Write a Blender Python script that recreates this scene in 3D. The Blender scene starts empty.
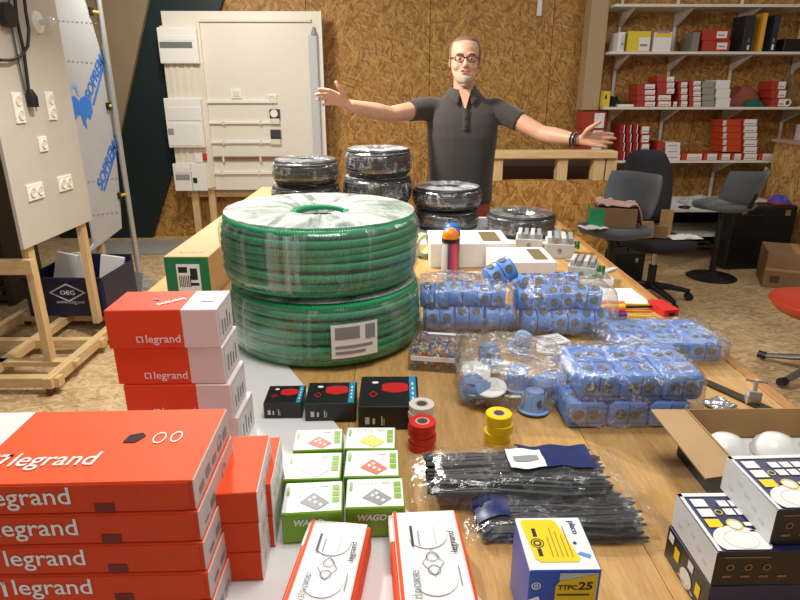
import bpy, bmesh, math, random
from mathutils import Vector, Matrix, Euler, noise
R = math.radians
random.seed(7)
S = bpy.context.scene
COL = S.collection

# ------------------------------------------------------------------ camera, world, lights
CAM = Vector((0, 0, 1.55)); FPX = 600.0; PITCH = R(19.29); YAW = R(0.9)
cd = bpy.data.cameras.new('camera'); cd.sensor_width = 36; cd.lens = 27; cd.clip_start = .02
cam = bpy.data.objects.new('camera', cd); COL.objects.link(cam)
cam.location = CAM; cam.rotation_euler = (R(90) - PITCH, 0, -YAW)
S.camera = cam
S.view_settings.view_transform = 'Standard'; S.view_settings.look = 'None'
S.view_settings.exposure = -0.06; S.view_settings.gamma = 1; S.view_settings.use_curve_mapping = False
W = bpy.data.worlds.new('world'); S.world = W; W.use_nodes = True
W.node_tree.nodes['Background'].inputs[0].default_value = (1.0, .96, .91, 1)
W.node_tree.nodes['Background'].inputs[1].default_value = .36
def lamp(name, loc, power, size, aim, col=(1, .95, .87), sy=None):
    l = bpy.data.lights.new(name, 'AREA'); l.energy = power; l.size = size; l.color = col
    if sy: l.shape = 'RECTANGLE'; l.size_y = sy
    o = bpy.data.objects.new(name, l); COL.objects.link(o); o.location = loc
    o.rotation_euler = (Vector(aim) - Vector(loc)).to_track_quat('-Z', 'Y').to_euler()
    return o
lamp('ceiling_lamp_table', (-.85, 2.95, 2.5), 84, .18, (0, 2.7, .9))
lamp('ceiling_lamp_back', (-1.5, 4.7, 2.9), 42, .4, (-1.4, 6.0, .6))
lamp('ceiling_lamp_front', (.15, .95, 3.0), 33, .8, (.2, 1.3, .9), (1, .98, .95))
lamp('ceiling_lamp_right', (2.4, 3.4, 3.1), 22, .7, (2.3, 4.3, .5), (1, .95, .88))

# ------------------------------------------------------------------ pixel -> place helpers (800x600 frame)
_cy, _sy, _cp, _sp = math.cos(YAW), math.sin(YAW), math.cos(PITCH), math.sin(PITCH)
_fw = Vector((_sy*_cp, _cy*_cp, -_sp)); _rt = Vector((_cy, -_sy, 0)); _up = Vector((_sy*_sp, _cy*_sp, _cp))
def ray(x, y): return _fw + _rt*((x-400)/FPX) + _up*((300-y)/FPX)
def atz(x, y, z): r = ray(x, y); return CAM + r*((z-CAM.z)/r.z)
def aty(x, y, Y): r = ray(x, y); return CAM + r*(Y/r.y)
def atx(x, y, X): r = ray(x, y); return CAM + r*(X/r.x)
def quad(fl, fr, br, bl, z):
    a, b, c, d = [atz(p[0], p[1], z) for p in (fl, fr, br, bl)]
    ctr = (a+b+c+d)/4; w = ((b-a).length+(c-d).length)/2; dp = ((d-a).length+(c-b).length)/2
    u = (b-a)+(c-d); return ctr, w, dp, math.atan2(u.y, u.x)

# ------------------------------------------------------------------ scene helpers
def tag(o, label, cat, group=None):
    o['label'] = label; o['category'] = cat
    if group: o['group'] = group
    return o
def thing(name, label, cat, loc=(0, 0, 0), rz=0, group=None):
    o = bpy.data.objects.new(name, None); COL.objects.link(o); o.empty_display_size = .05
    o.location = loc; o.rotation_euler = (0, 0, rz)
    return tag(o, label, cat, group)
def kids(o): return [c for c in bpy.data.objects if c.parent == o]
CH = {}
def par(o, p):
    o.parent = p; CH.setdefault(p.name, []).append(o)
def dup(root, loc, rz=None, label=None, group=None, rot=None):
    def cp(o, p):
        c = o.copy(); COL.objects.link(c)
        if p: par(c, p)
        for k in CH.get(o.name, []): cp(k, c)
        return c
    r = cp(root, None); r.location = loc
    if rz is not None: r.rotation_euler = (0, 0, rz)
    if rot is not None: r.rotation_euler = rot
    if label: r['label'] = label
    if group: r['group'] = group
    return r
class MB:
    def __init__(s): s.v = []; s.f = []; s.m = []
    def add(s, vs, fs, mi=0, M=None):
        n = len(s.v)
        s.v += [tuple(M @ Vector(p)) if M is not None else tuple(p) for p in vs]
        s.f += [tuple(i+n for i in f) for f in fs]
        s.m += ([mi]*len(fs) if isinstance(mi, int) else list(mi)); return s
    def box(s, c, d, mi=0, M=None, rz=0):
        x, y, z = d[0]/2, d[1]/2, d[2]/2
        vs = [Vector((a, b, e)) for e in (-z, z) for b in (-y, y) for a in (-x, x)]
        if rz: vs = [Matrix.Rotation(rz, 3, 'Z') @ p for p in vs]
        vs = [p+Vector(c) for p in vs]
        # faces: bottom, top, front(-y), back, left, right
        return s.add(vs, [(0, 2, 3, 1), (4, 5, 7, 6), (0, 1, 5, 4), (2, 6, 7, 3), (0, 4, 6, 2), (1, 3, 7, 5)], mi, M)
    def prism(s, poly, z0, z1, mi=0, M=None):
        n = len(poly)
        vs = [(p[0], p[1], z0) for p in poly]+[(p[0], p[1], z1) for p in poly]
        fs = [tuple(range(n-1, -1, -1)), tuple(range(n, 2*n))]+[(i, (i+1) % n, n+(i+1) % n, n+i) for i in range(n)]
        return s.add(vs, fs, mi, M)
    def rings(s, rs, mi=0, cap=True, closed=False, M=None):
        n = len(rs[0]); vs = [p for r in rs for p in r]; fs = []
        k = len(rs)
        for i in range(k if closed else k-1):
            j = (i+1) % k
            for a in range(n):
                b = (a+1) % n; fs.append((i*n+a, i*n+b, j*n+b, j*n+a))
        if cap and not closed:
            fs.append(tuple(range(n-1, -1, -1))); fs.append(tuple((k-1)*n+a for a in range(n)))
        return s.add(vs, fs, mi, M)
    def tube(s, pts, r, n=8, mi=0, closed=False, M=None, flat=1.0, upv=None):
        pts = [Vector(p) for p in pts]; k = len(pts)
        rr = r if isinstance(r, (list, tuple)) else [r]*k
        rs = []; prev = None
        for i, p in enumerate(pts):
            if closed: t = pts[(i+1) % k]-pts[i-1]
            else: t = pts[min(i+1, k-1)]-pts[max(i-1, 0)]
            t.normalize()
            if prev is None:
                a = Vector(upv) if upv else (Vector((0, 0, 1)) if abs(t.z) < .9 else Vector((1, 0, 0)))
            else: a = prev
            a = (a - t*a.dot(t)).normalized(); prev = a; b = t.cross(a)
            r_ = rr[i]; ra, rb = (r_ if isinstance(r_, (tuple, list)) else (r_*flat, r_))
            rs.append([p+a*(ra*math.cos(2*math.pi*q/n))+b*(rb*math.sin(2*math.pi*q/n)) for q in range(n)])
        return s.rings(rs, mi, True, closed, M)
    def lathe(s, prof, n=24, mi=0, M=None, cap=True):
        rs = [[(r*math.cos(2*math.pi*q/n), r*math.sin(2*math.pi*q/n), z) for q in range(n)] for r, z in prof]
        return s.rings(rs, mi, cap, False, M)
    def ball(s, c, r, nu=16, nv=10, mi=0, M=None):
        c = Vector(c); r = r if isinstance(r, (tuple, list)) else (r, r, r)
        rs = []
        for j in range(nv+1):
            t = math.pi*(.02+.96*j/nv)
            rs.append([c+Vector((r[0]*math.sin(t)*math.cos(2*math.pi*q/nu), r[1]*math.sin(t)*math.sin(2*math.pi*q/nu), -r[2]*math.cos(t))) for q in range(nu)])
        return s.rings(rs, mi, True, False, M)
    def grid(s, fn, nu, nv, mi=0, M=None):
        vs = [fn(i/nu, j/nv) for j in range(nv+1) for i in range(nu+1)]
        fs = [(j*(nu+1)+i, j*(nu+1)+i+1, (j+1)*(nu+1)+i+1, (j+1)*(nu+1)+i) for j in range(nv) for i in range(nu)]
        return s.add(vs, fs, mi, M)
    def mesh(s, name, mats, smooth=None):
        me = bpy.data.meshes.new(name); me.from_pydata(s.v, [], s.f)
        for m in (mats if isinstance(mats, (list, tuple)) else [mats]): me.materials.append(m)
        me.polygons.foreach_set('material_index', s.m)
        if smooth is not None:
            me.polygons.foreach_set('use_smooth', [True]*len(s.f))
            me.update(); me.set_sharp_from_angle(angle=R(smooth))
        me.update(); return me
    def build(s, name, mats, parent=None, loc=None, rz=0, smooth=None, bevel=0, seg=2, rot=None):
        return put(name, s.mesh(name, mats, smooth), parent, loc, rz, bevel, seg, rot)
def put(name, me, parent=None, loc=None, rz=0, bevel=0, seg=2, rot=None):
    o = bpy.data.objects.new(name, me); COL.objects.link(o)
    if parent: par(o, parent)
    if loc is not None: o.location = loc
    if rz: o.rotation_euler = (0, 0, rz)
    if rot: o.rotation_euler = rot
    if bevel:
        b = o.modifiers.new('bevel', 'BEVEL'); b.width = bevel; b.segments = seg; b.limit_method = 'ANGLE'; b.angle_limit = R(40)
    return o
def struct(o): o['kind'] = 'structure'; return o
def thick(o, t, off=0):
    m = o.modifiers.new('thick', 'SOLIDIFY'); m.thickness = t; m.offset = off; return o

# ------------------------------------------------------------------ materials
def lin(c): return tuple((x/12.92 if x <= .04045 else ((x+.055)/1.055)**2.4) for x in c)
def rgb(r, g, b): return lin((r/255, g/255, b/255))+(1,)
MATS = {}
class NT:
    def __init__(s, name):
        s.m = bpy.data.materials.new(name); s.m.use_nodes = True; s.t = s.m.node_tree; s.n = s.t.nodes; s.p = s.n['Principled BSDF']; s.out = s.n['Material Output']
    def new(s, ty, **kw):
        n = s.n.new(ty)
        for k, v in kw.items(): setattr(n, k, v)
        return n
    def l(s, a, b): s.t.links.new(a, b)
    def tc(s, out='Object', scale=(1, 1, 1), rot=(0, 0, 0)):
        t = s.new('ShaderNodeTexCoord'); mp = s.new('ShaderNodeMapping')
        mp.inputs['Scale'].default_value = scale; mp.inputs['Rotation'].default_value = rot
        s.l(t.outputs[out], mp.inputs[0]); return mp.outputs[0]
    def noise(s, vec, scale, detail=3, rough=.5, dist=0):
        n = s.new('ShaderNodeTexNoise'); n.inputs['Scale'].default_value = scale; n.inputs['Detail'].default_value = detail
        n.inputs['Roughness'].default_value = rough; n.inputs['Distortion'].default_value = dist; s.l(vec, n.inputs['Vector']); return n
    def ramp(s, fac, stops):
        r = s.new('ShaderNodeValToRGB'); e = r.color_ramp.elements
        while len(e) < len(stops): e.new(.5)
        for i, (p, c) in enumerate(stops): e[i].position = p; e[i].color = c
        s.l(fac, r.inputs[0]); return r.outputs[0]
    def mix(s, fac, a, b, mode='MIX'):
        m = s.new('ShaderNodeMix', data_type='RGBA', blend_type=mode)
        for sock, v in ((m.inputs[0], fac), (m.inputs[6], a), (m.inputs[7], b)):
            if hasattr(v, 'links'): s.l(v, sock)
            else: sock.default_value = v
        return m.outputs[2]
    def math(s, op, a, b=0.0, c=0.0):
        m = s.new('ShaderNodeMath', operation=op)
        for i, v in enumerate((a, b, c)):
            if hasattr(v, 'links'): s.l(v, m.inputs[i])
            else: m.inputs[i].default_value = v
        return m.outputs[0]
    def bump(s, h, strength=.3, dist=.01):
        b = s.new('ShaderNodeBump'); b.inputs['Strength'].default_value = strength; b.inputs['Distance'].default_value = dist
        s.l(h, b.inputs['Height']); s.l(b.outputs[0], s.p.inputs['Normal']); return b.outputs[0]
def mat(name, c, rough=.5, metal=0, var=.06, vs=30, bump=0, spec=.5, coat=0, emit=None, sheen=0):
    if name in MATS: return MATS[name]
    k = NT(name); p = k.p
    c = rgb(*c) if max(c) > 1.001 else tuple(c)+(1,)
    p.inputs['Roughness'].default_value = rough; p.inputs['Metallic'].default_value = metal
    p.inputs['Specular IOR Level'].default_value = spec; p.inputs['Coat Weight'].default_value = coat
    p.inputs['Sheen Weight'].default_value = sheen
    if var or bump:
        v = k.tc(); n = k.noise(v, vs, 4, .6)
        dk = tuple(x*(1-var) for x in c[:3])+(1,); lt = tuple(min(1, x*(1+var)) for x in c[:3])+(1,)
        k.l(k.ramp(n.outputs[0], [(.3, dk), (.7, lt)]), p.inputs['Base Color'])
        if bump: k.bump(n.outputs[0], bump, .004)
    else: p.inputs['Base Color'].default_value = c
    if emit: p.inputs['Emission Color'].default_value = c; p.inputs['Emission Strength'].default_value = emit
    MATS[name] = k.m; return k.m
def osb(name, dark, mid, light, scale=1.0, axis='xz', rough=.6, vert=1.0):
    """oriented strand board: three overlaid, rotated layers of long flake cells"""
    k = NT(name); p = k.p; p.inputs['Roughness'].default_value = rough
    t = k.new('ShaderNodeTexCoord'); sep = k.new('ShaderNodeSeparateXYZ'); k.l(t.outputs['Object'], sep.inputs[0])
    cmb = k.new('ShaderNodeCombineXYZ'); k.l(sep.outputs['XYZ'.index(axis[0].upper())], cmb.inputs[0]); k.l(sep.outputs['XYZ'.index(axis[1].upper())], cmb.inputs[1])
    warp = k.noise(cmb.outputs[0], 5*scale, 2)
    vec = k.mix(.012, cmb.outputs[0], warp.outputs['Color'])
    cols = []; hs = []
    for i, (ang, sx, sy) in enumerate(((8, 60, 9), (40, 62, 10), (-38, 55, 9), (75, 50, 11), (-15, 64, 8))):
        mp = k.new('ShaderNodeMapping'); mp.vector_type = 'TEXTURE'
        mp.inputs['Rotation'].default_value = (0, 0, R(ang)); mp.inputs['Location'].default_value = (i*3.1, i*1.7, 0)
        mp.inputs['Scale'].default_value = (1/(sx*scale), 1/(sy*scale)*1, 1)
        k.l(vec, mp.inputs[0])
        vo = k.new('ShaderNodeTexVoronoi'); vo.voronoi_dimensions = '2D'; vo.inputs['Scale'].default_value = 1; k.l(mp.outputs[0], vo.inputs['Vector'])
        sp_ = k.new('ShaderNodeSeparateColor'); k.l(vo.outputs['Color'], sp_.inputs[0])
        fine = k.noise(mp.outputs[0], 3.0, 3)
        tone = k.math('ADD', k.math('MULTIPLY', sp_.outputs[0], .72), k.math('MULTIPLY', fine.outputs[0], .4))
        cols.append(tone); hs.append(sp_.outputs[1])
    # topmost flake wins: compare each layer's own random height
    cur, ch = cols[0], hs[0]
    for c_, h_ in zip(cols[1:], hs[1:]):
        g = k.math('GREATER_THAN', h_, ch)
        mx = k.new('ShaderNodeMix', data_type='FLOAT'); k.l(g, mx.inputs[0]); k.l(cur, mx.inputs[2]); k.l(c_, mx.inputs[3]); cur = mx.outputs[0]
        ch = k.math('MAXIMUM', ch, h_)
    big = k.noise(cmb.outputs[0], 1.6*scale, 3)
    cur = k.math('ADD', k.math('MULTIPLY', cur, .85), k.math('MULTIPLY', big.outputs[0], .22))
    k.l(k.ramp(cur, [(.12, rgb(*dark)), (.5, rgb(*mid)), (.92, rgb(*light))]), p.inputs['Base Color'])
    k.bump(cur, .12, .004)
    MATS[name] = k.m; return k.m
def wood(name, dark, light, axis='Y', scale=6, stretch=14, rough=.45, fine=1.0):
    k = NT(name); p = k.p; p.inputs['Roughness'].default_value = rough
    sc = [stretch, stretch, stretch]; sc['XYZ'.index(axis)] = 1
    v = k.tc('Object', tuple(x*1.0 for x in sc))
    n1 = k.noise(v, scale, 5, .62, .4); n2 = k.noise(v, scale*4, 3, .6)
    f = k.math('ADD', k.math('MULTIPLY', n1.outputs[0], .65), k.math('MULTIPLY', n2.outputs[0], .35*fine))
    k.l(k.ramp(f, [(.32, rgb(*dark)), (.66, rgb(*light))]), p.inputs['Base Color'])
    k.bump(f, .05, .002)
    MATS[name] = k.m; return k.m
def film(name, milky=.06, gloss=.18, rough=.12, scale=40, stretch=(1, 1, 1), bump=.8, tint=(1, 1, 1), streak=0.0, coord='Object', lo=.45, hi=.75, crease_glint=0.0):
    """clear plastic film: mostly see-through, some milky scatter, crumpled gloss and painted crease highlights"""
    k = NT(name); nt = k
    v = k.tc(coord, stretch); n = k.noise(v, scale, 4, .65, .6)
    k.p.inputs['Base Color'].default_value = tint+(1,) if len(tint) == 3 else tint
    b = k.new('ShaderNodeBump'); b.inputs['Strength'].default_value = bump; b.inputs['Distance'].default_value = .006; k.l(n.outputs[0], b.inputs['Height'])
    tr = k.new('ShaderNodeBsdfTransparent'); tr.inputs[0].default_value = (.97, .97, .97, 1)
    gl = k.new('ShaderNodeBsdfGlossy'); gl.inputs['Roughness'].default_value = rough; k.l(b.outputs[0], gl.inputs['Normal'])
    df = k.new('ShaderNodeBsdfDiffuse'); df.inputs[0].default_value = tint+(1,); k.l(b.outputs[0], df.inputs['Normal'])
    m1 = k.new('ShaderNodeMixShader'); m2 = k.new('ShaderNodeMixShader')
    fr = k.new('ShaderNodeLayerWeight'); fr.inputs[0].default_value = .25; k.l(b.outputs[0], fr.inputs['Normal'])
    g = k.math('ADD', k.math('MULTIPLY', fr.outputs['Facing'], gloss*1.6), gloss*.35)
    k.l(g, m1.inputs[0]); k.l(tr.outputs[0], m1.inputs[1]); k.l(gl.outputs[0], m1.inputs[2])
    cr = k.ramp(n.outputs[0], [(lo, (0, 0, 0, 1)), (hi, (1, 1, 1, 1))])
    fac = k.math('ADD', k.math('MULTIPLY', cr, streak), milky)
    if crease_glint:
        n2 = k.noise(v, scale*.7, 3, .6, 1.2)
        ln = k.ramp(n2.outputs[0], [(.455, (0, 0, 0, 1)), (.5, (1, 1, 1, 1)), (.545, (0, 0, 0, 1))])  # thin white lines painted in as highlights along the film's creases
        msk = k.ramp(n.outputs[0], [(.45, (0, 0, 0, 1)), (.62, (1, 1, 1, 1))])
        fac = k.math('ADD', fac, k.math('MULTIPLY', k.math('MULTIPLY', ln, msk), crease_glint))
    k.l(fac, m2.inputs[0])
    k.l(m1.outputs[0], m2.inputs[1]); k.l(df.outputs[0], m2.inputs[2]); k.l(m2.outputs[0], k.out.inputs[0])
    k.n.remove(k.p); MATS[name] = k.m; return k.m
def split(name, c1, c2, axis, thr, slope=None, rough=.6, var=.03):
    """two printed colour zones divided by a straight line in the object's own coordinates"""
    k = NT(name); k.p.inputs['Roughness'].default_value = rough; k.p.inputs['Specular IOR Level'].default_value = .15
    t = k.new('ShaderNodeTexCoord'); sp = k.new('ShaderNodeSeparateXYZ'); k.l(t.outputs['Object'], sp.inputs[0])
    v = sp.outputs['XYZ'.index(axis)]
    if slope: v = k.math('ADD', v, k.math('MULTIPLY', sp.outputs['XYZ'.index(slope[0])], slope[1]))
    n = k.noise(t.outputs['Object'], 25, 3)
    col = k.mix(k.math('GREATER_THAN', v, thr), rgb(*c1), rgb(*c2))
    col = k.mix(var*2, col, n.outputs['Fac'], 'OVERLAY')
    k.l(col, k.p.inputs['Base Color']); MATS[name] = k.m; return k.m

WHITE = mat('white_plastic', (238, 236, 230), .38, var=.02)
PAPER = mat('white_paper', (240, 239, 236), .55, var=.02)
INK = mat('black_print', (30, 30, 32), .5, var=0)
GREYINK = mat('grey_print', (140, 140, 142), .5, var=0)
PALEINK = mat('pale_grey_print', (205, 205, 206), .5, var=0)
WINK = mat('white_print', (240, 236, 230), .45, var=0)
BLACK = mat('black_plastic', (22, 22, 24), .4, var=.1)
DARKCLOTH = mat('dark_fabric', (30, 31, 35), .85, var=.15, vs=200, bump=.3)
GREYCLOTH = mat('grey_fabric', (80, 83, 88), .9, var=.14, vs=250, bump=.3, sheen=.3)
METAL = mat('galvanised_metal', (196, 196, 194), .45, metal=.6, var=.08)
CHROME = mat('chrome', (190, 190, 190), .15, metal=1, var=0)
PINE = wood('pine_wood', (196, 160, 108), (226, 196, 148), 'Z', 5, 12, .55)
PINEX = wood('pine_wood_cross', (196, 160, 108), (226, 196, 148), 'X', 5, 12, .55)
PINEY = wood('pine_wood_long', (196, 160, 108), (226, 196, 148), 'Y', 5, 12, .55)
CARD = mat('brown_cardboard', (176, 142, 102), .8, var=.06, vs=12)
CARDIN = mat('cardboard_inside', (176, 138, 90), .8, var=.05, vs=12)
CARDDK = mat('dark_cardboard', (140, 108, 74), .8, var=.07, vs=12)
ORED = mat('orange_red_card', (240, 88, 44), .6, var=.03, spec=.15)
RED = mat('red_card', (170, 54, 40), .45, var=.05)
WCARD = mat('white_card', (232, 228, 224), .5, var=.03)
GREEN = mat('lime_green_print', (122, 170, 30), .45, var=.03)
BLUEB = mat('sky_blue_plastic', (96, 150, 232), .38, var=.04)
DKBLUE = mat('navy_line', (34, 52, 112), .5, var=0)
GROM = mat('grey_rubber', (96, 96, 94), .6, var=.15)
TBAG = film('soft_clear_bag', .015, .14, .16, 26, bump=.8, streak=.05, lo=.58, hi=.72, crease_glint=.12)
BAG = film('clear_bag', .03, .34, .10, 42, bump=1.0, streak=.14, lo=.58, hi=.70, crease_glint=.55)

# ------------------------------------------------------------------ lettering
_tm = {}
def tmesh(s, bold=0.0):
    if (s, bold) in _tm: return _tm[(s, bold)]
    cu = bpy.data.curves.new('lettering', 'FONT'); cu.body = s; cu.size = 1; cu.offset = bold; cu.resolution_u = 3
    ob = bpy.data.objects.new('lettering', cu); COL.objects.link(ob)
    bpy.context.view_layer.update(); dg = bpy.context.evaluated_depsgraph_get()
    me = bpy.data.meshes.new_from_object(ob.evaluated_get(dg)); bpy.data.objects.remove(ob); bpy.data.curves.remove(cu)
    xs = [v.co.x for v in me.vertices]; ys = [v.co.y for v in me.vertices]
    w = max(xs)-min(xs); cx = (max(xs)+min(xs))/2; cy = (max(ys)+min(ys))/2
    _tm[(s, bold)] = ([((v.co.x-cx)/w, (v.co.y-cy)/w) for v in me.vertices], [tuple(p.vertices) for p in me.polygons])
    bpy.data.meshes.remove(me); return _tm[(s, bold)]
for _s in ('legrand', 'WAGO', 'dooxie', 'TTPC', '25', 'placo', 'SOPREMA', 'OEG', 'www.oeg.net', 'plac', 'LED'): tmesh(_s, .012)
_pm = {}
def flat(parent, verts, faces, mt, loc, u, v, name='print', eps=.0007):
    """flat print: 2-D shape (verts) laid on a face of its thing; u, v are the face's right and up"""
    u = Vector(u).normalized(); v = Vector(v).normalized(); nrm = u.cross(v).normalized()
    me = bpy.data.meshes.new(name); loc = Vector(loc)+nrm*eps
    me.from_pydata([tuple(loc+u*a+v*b) for a, b in verts], [], faces); me.materials.append(mt); me.update()
    return put(name, me, parent)
def text(parent, s, width, mt, loc, u, v, bold=.012, hs=1.0, slant=0, name='lettering', eps=.0007):
    vs, fs = tmesh(s, bold)
    return flat(parent, [(a*width+b*width*slant, b*width*hs) for a, b in vs], fs, mt, loc, u, v, name, eps)
def rects(parent, rs, mt, loc, u, v, name='print', eps=.0007):
    vs = []; fs = []
    for (x0, y0, x1, y1) in rs:
        n = len(vs); vs += [(x0, y0), (x1, y0), (x1, y1), (x0, y1)]; fs.append((n, n+1, n+2, n+3))
    return flat(parent, vs, fs, mt, loc, u, v, name, eps)
def disc2(c, r, n=20, ry=None): return [(c[0]+r*math.cos(2*math.pi*i/n), c[1]+(ry or r)*math.sin(2*math.pi*i/n)) for i in range(n)]
def polys(parent, ps, mt, loc, u, v, name='print', eps=.0007):
    vs = []; fs = []
    for p in ps:
        n = len(vs); vs += list(p); fs.append(tuple(range(n, n+len(p))))
    return flat(parent, vs, fs, mt, loc, u, v, name, eps)
def ring2(parent, c, r0, r1, mt, loc, u, v, name='print', n=24, eps=.0007, ry=1.0):
    vs = [(c[0]+r0*math.cos(2*math.pi*i/n), c[1]+ry*r0*math.sin(2*math.pi*i/n)) for i in range(n)]+[(c[0]+r1*math.cos(2*math.pi*i/n), c[1]+ry*r1*math.sin(2*math.pi*i/n)) for i in range(n)]
    return flat(parent, vs, [(i, (i+1) % n, n+(i+1) % n, n+i) for i in range(n)], mt, loc, u, v, name, eps)
def logo_sq(parent, s, mt, loc, u, v, slant=0, name='logo'):
    t = s*.2; q = s/2
    rs = [(-q, -q, -q+t, q), (-q, -q, q*.1, -q+t), (-q*.1, q-t, q, q), (q-t, -q, q, q), (-q, q-t, -q*.3, q)]
    vs = []; fs = []
    for (x0, y0, x1, y1) in rs:
        n = len(vs); vs += [(a+b*slant, b) for a, b in ((x0, y0), (x1, y0), (x1, y1), (x0, y1))]; fs.append((n, n+1, n+2, n+3))
    return flat(parent, vs, fs, mt, loc, u, v, name)
X_, Y_, Z_ = (1, 0, 0), (0, 1, 0), (0, 0, 1)
NX, NY = (-1, 0, 0), (0, -1, 0)
ORD = ['first', 'second', 'third', 'fourth', 'fifth', 'sixth', 'seventh', 'eighth']
def bag(name, label, c, half, rz=0, seed=0, amp=.012, n=26, mt=None, pw=.42, flat_base=True, cat='plastic bag', neck=None):
    """crumpled clear bag: super-ellipsoid skin with folded noise, sitting around its contents"""
    mb = MB(); nu, nv = n*2, n
    def sg(x, p): return math.copysign(abs(x)**p, x)
    rs = []
    for j in range(nv+1):
        t = -math.pi/2*.97+math.pi*.97*j/nv; r = []
        for i in range(nu):
            a = 2*math.pi*i/nu
            p = Vector((half[0]*sg(math.cos(t), pw)*sg(math.cos(a), pw), half[1]*sg(math.cos(t), pw)*sg(math.sin(a), pw), half[2]*sg(math.sin(t), pw)))
            q = p*22+Vector((seed*9.1, 3, 0))
            k = noise.noise(q)*amp+abs(noise.noise(q*2.3))*amp*.8
            d = Vector((p.x/half[0]**2, p.y/half[1]**2, p.z/half[2]**2)).normalized()
            p = p+d*k
            if flat_base: p.z = max(p.z, -half[2])
            r.append(p)
        rs.append(r)
    mb.rings(rs)
    o = mb.build(name, mt or BAG, None, (c[0], c[1], c[2]), rz, smooth=50)
    return tag(o, label, cat)
# ------------------------------------------------------------------ the setting
T = .88                                   # bench top height
OSBW = osb('osb_wall', (112, 72, 26), (164, 116, 52), (204, 158, 88), 1.1, 'xz')
OSBF = osb('osb_floor', (142, 112, 72), (186, 156, 112), (214, 188, 148), 1.1, 'yx', .5)
OSBY = osb('osb_side', (104, 70, 28), (162, 118, 60), (204, 162, 100), 1.0, 'yz')
WALLY = 6.62
fl = struct(MB().box((0.6, 3.4, -.03), (9.6, 7.4, .06)).build('floor', OSBF))
wl = struct(MB().box((.6, WALLY+.09, 1.6), (9.6, .1, 3.2)).build('wall_back', mat('wall_carcass', (70, 52, 30), .8)))
xs = [-4.2, -2.95, -1.7, -.45, .80]
pan = MB().box((0, 0, 1.6), (1.244, .018, 3.196)).mesh('osb_panel', OSBW)
xw = aty(551, 60, WALLY).x; edges = [xw-1.25*i for i in range(5, 0, -1)]+[xw, xw+.33, xw+1.58, xw+2.83, xw+4.08]
for i in range(len(edges)-1):
    w = edges[i+1]-edges[i]-.006
    MB().box((0, 0, 1.6), (w, .018, 3.196)).build('osb_panel', OSBW, wl, ((edges[i]+edges[i+1])/2, WALLY+.031, 0))
struct(MB().box((-4.25, 3.4, 1.6), (.1, 7.4, 3.2)).build('wall_left', mat('brown_wall', (92, 72, 50), .8, var=.1)))
struct(MB().box((5.45, 3.4, 1.6), (.1, 7.4, 3.2)).build('wall_right', OSBY))
# sloping dark green wall panel and the beige slope beside it (roof runs down to the left)
DG = mat('dark_green_paint', (14, 34, 34), .55, var=.1)
def slope_panel(name, px, Yv, th, m):
    pts = [aty(x, y, Yv) for x, y in px]
    M = Matrix(((1, 0, 0, 0), (0, 0, 1, 0), (0, 1, 0, 0), (0, 0, 0, 1)))
    mb = MB(); n = len(pts); vs = [(p.x, Yv, p.z) for p in pts]+[(p.x, Yv+th, p.z) for p in pts]
    mb.add(vs, [tuple(range(n)), tuple(range(2*n-1, n-1, -1))]+[(i, n+i, n+(i+1) % n, (i+1) % n) for i in range(n)])
    return struct(mb.build(name, m))
slope_panel('wall_dark_slope', [(237, -50), (152, 239), (60, 239), (100, -50)], WALLY-.06, .05, DG)
slope_panel('wall_beige_slope', [(159, -50), (116, 150), (40, 243), (-60, 243), (-60, -50)], WALLY-.12, .05, mat('beige_board', (150, 130, 100), .75, var=.08, vs=4))
# grey felt strip along the foot of the back wall
g = MB().box((0, 0, 0), (1.3, .55, .012)).build('felt_mat', mat('grey_felt', (150, 144, 134), .95, var=.12, vs=60, bump=.4), None, (-2.45, 6.1, .007))
tag(g, 'pale grey felt mat on the floor below the dark green panel', 'mat')

# half-height partition with an open stud frame on top
PY_ = 4.72
a = aty(478, 151, PY_); b = aty(617, 151, PY_); zt = a.z; zb = aty(500, 181, PY_).z
pw_ = struct(MB().box(((a.x+b.x)/2, PY_+.05, zb/2), (b.x-a.x, .1, zb)).build('wall_partition', OSBW))
def pz(x): return aty(x, 165, PY_).x
MB().box(((a.x+b.x)/2, PY_+.05, zt-.028), (b.x-a.x, .16, .052)).build('top_rail', PINEX, pw_, bevel=.003)
MB().box(((a.x+b.x)/2-.02, PY_+.18, zt-.055), (b.x-a.x-.04, .12, .02)).build('shelf_board', OSBW, pw_)
for x0, x1 in ((494, 503), (558, 568), (594, 605), (606.5, 617)):
    MB().box(((pz(x0)+pz(x1))/2, PY_+.05, (zb+zt-.054)/2), (pz(x1)-pz(x0), .1, zt-.056-zb)).build('stud', PINE, pw_, bevel=.002)
MB().box(((a.x+b.x)/2, PY_+.42, .5), (b.x-a.x, .04, 1.0)).build('back_panel', mat('dark_board', (66, 44, 26), .8), pw_)

# ------------------------------------------------------------------ work bench
BX0, BX1, BY0, BY1 = -.575, .905, .42, 3.32
OAK = wood('oak_bench', (172, 128, 70), (208, 166, 106), 'Y', 7, 9, .38)
EDGE = wood('edge_wood', (150, 98, 48), (190, 138, 80), 'Y', 7, 9, .4)
def make_bench(label, x0, x1, y0, y1, nb):
    bench = thing('workbench', label, 'workbench', (0, 0, 0), 0, 'workbenches'); bw = (x1-.03-x0)/nb
    for i in range(nb): MB().box((x0+bw*(i+.5), (y0+y1)/2, T-.016), (bw-.0012, y1-y0, .032)).build('top_board', OAK, bench)
    MB().box((x1-.015, (y0+y1)/2, T-.018), (.03, y1-y0, .044)).build('edge_strip', EDGE, bench, bevel=.003)
    for x in (x0+.06, x1-.08):
        for y in (y0+.08, y1-.08): MB().box((x, y, (T-.032)/2), (.07, .07, T-.032)).build('leg', PINE, bench, bevel=.003)
        MB().box((x, (y0+y1)/2, T-.083), (.04, y1-y0-.24, .1)).build('apron', PINEY, bench)
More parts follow.
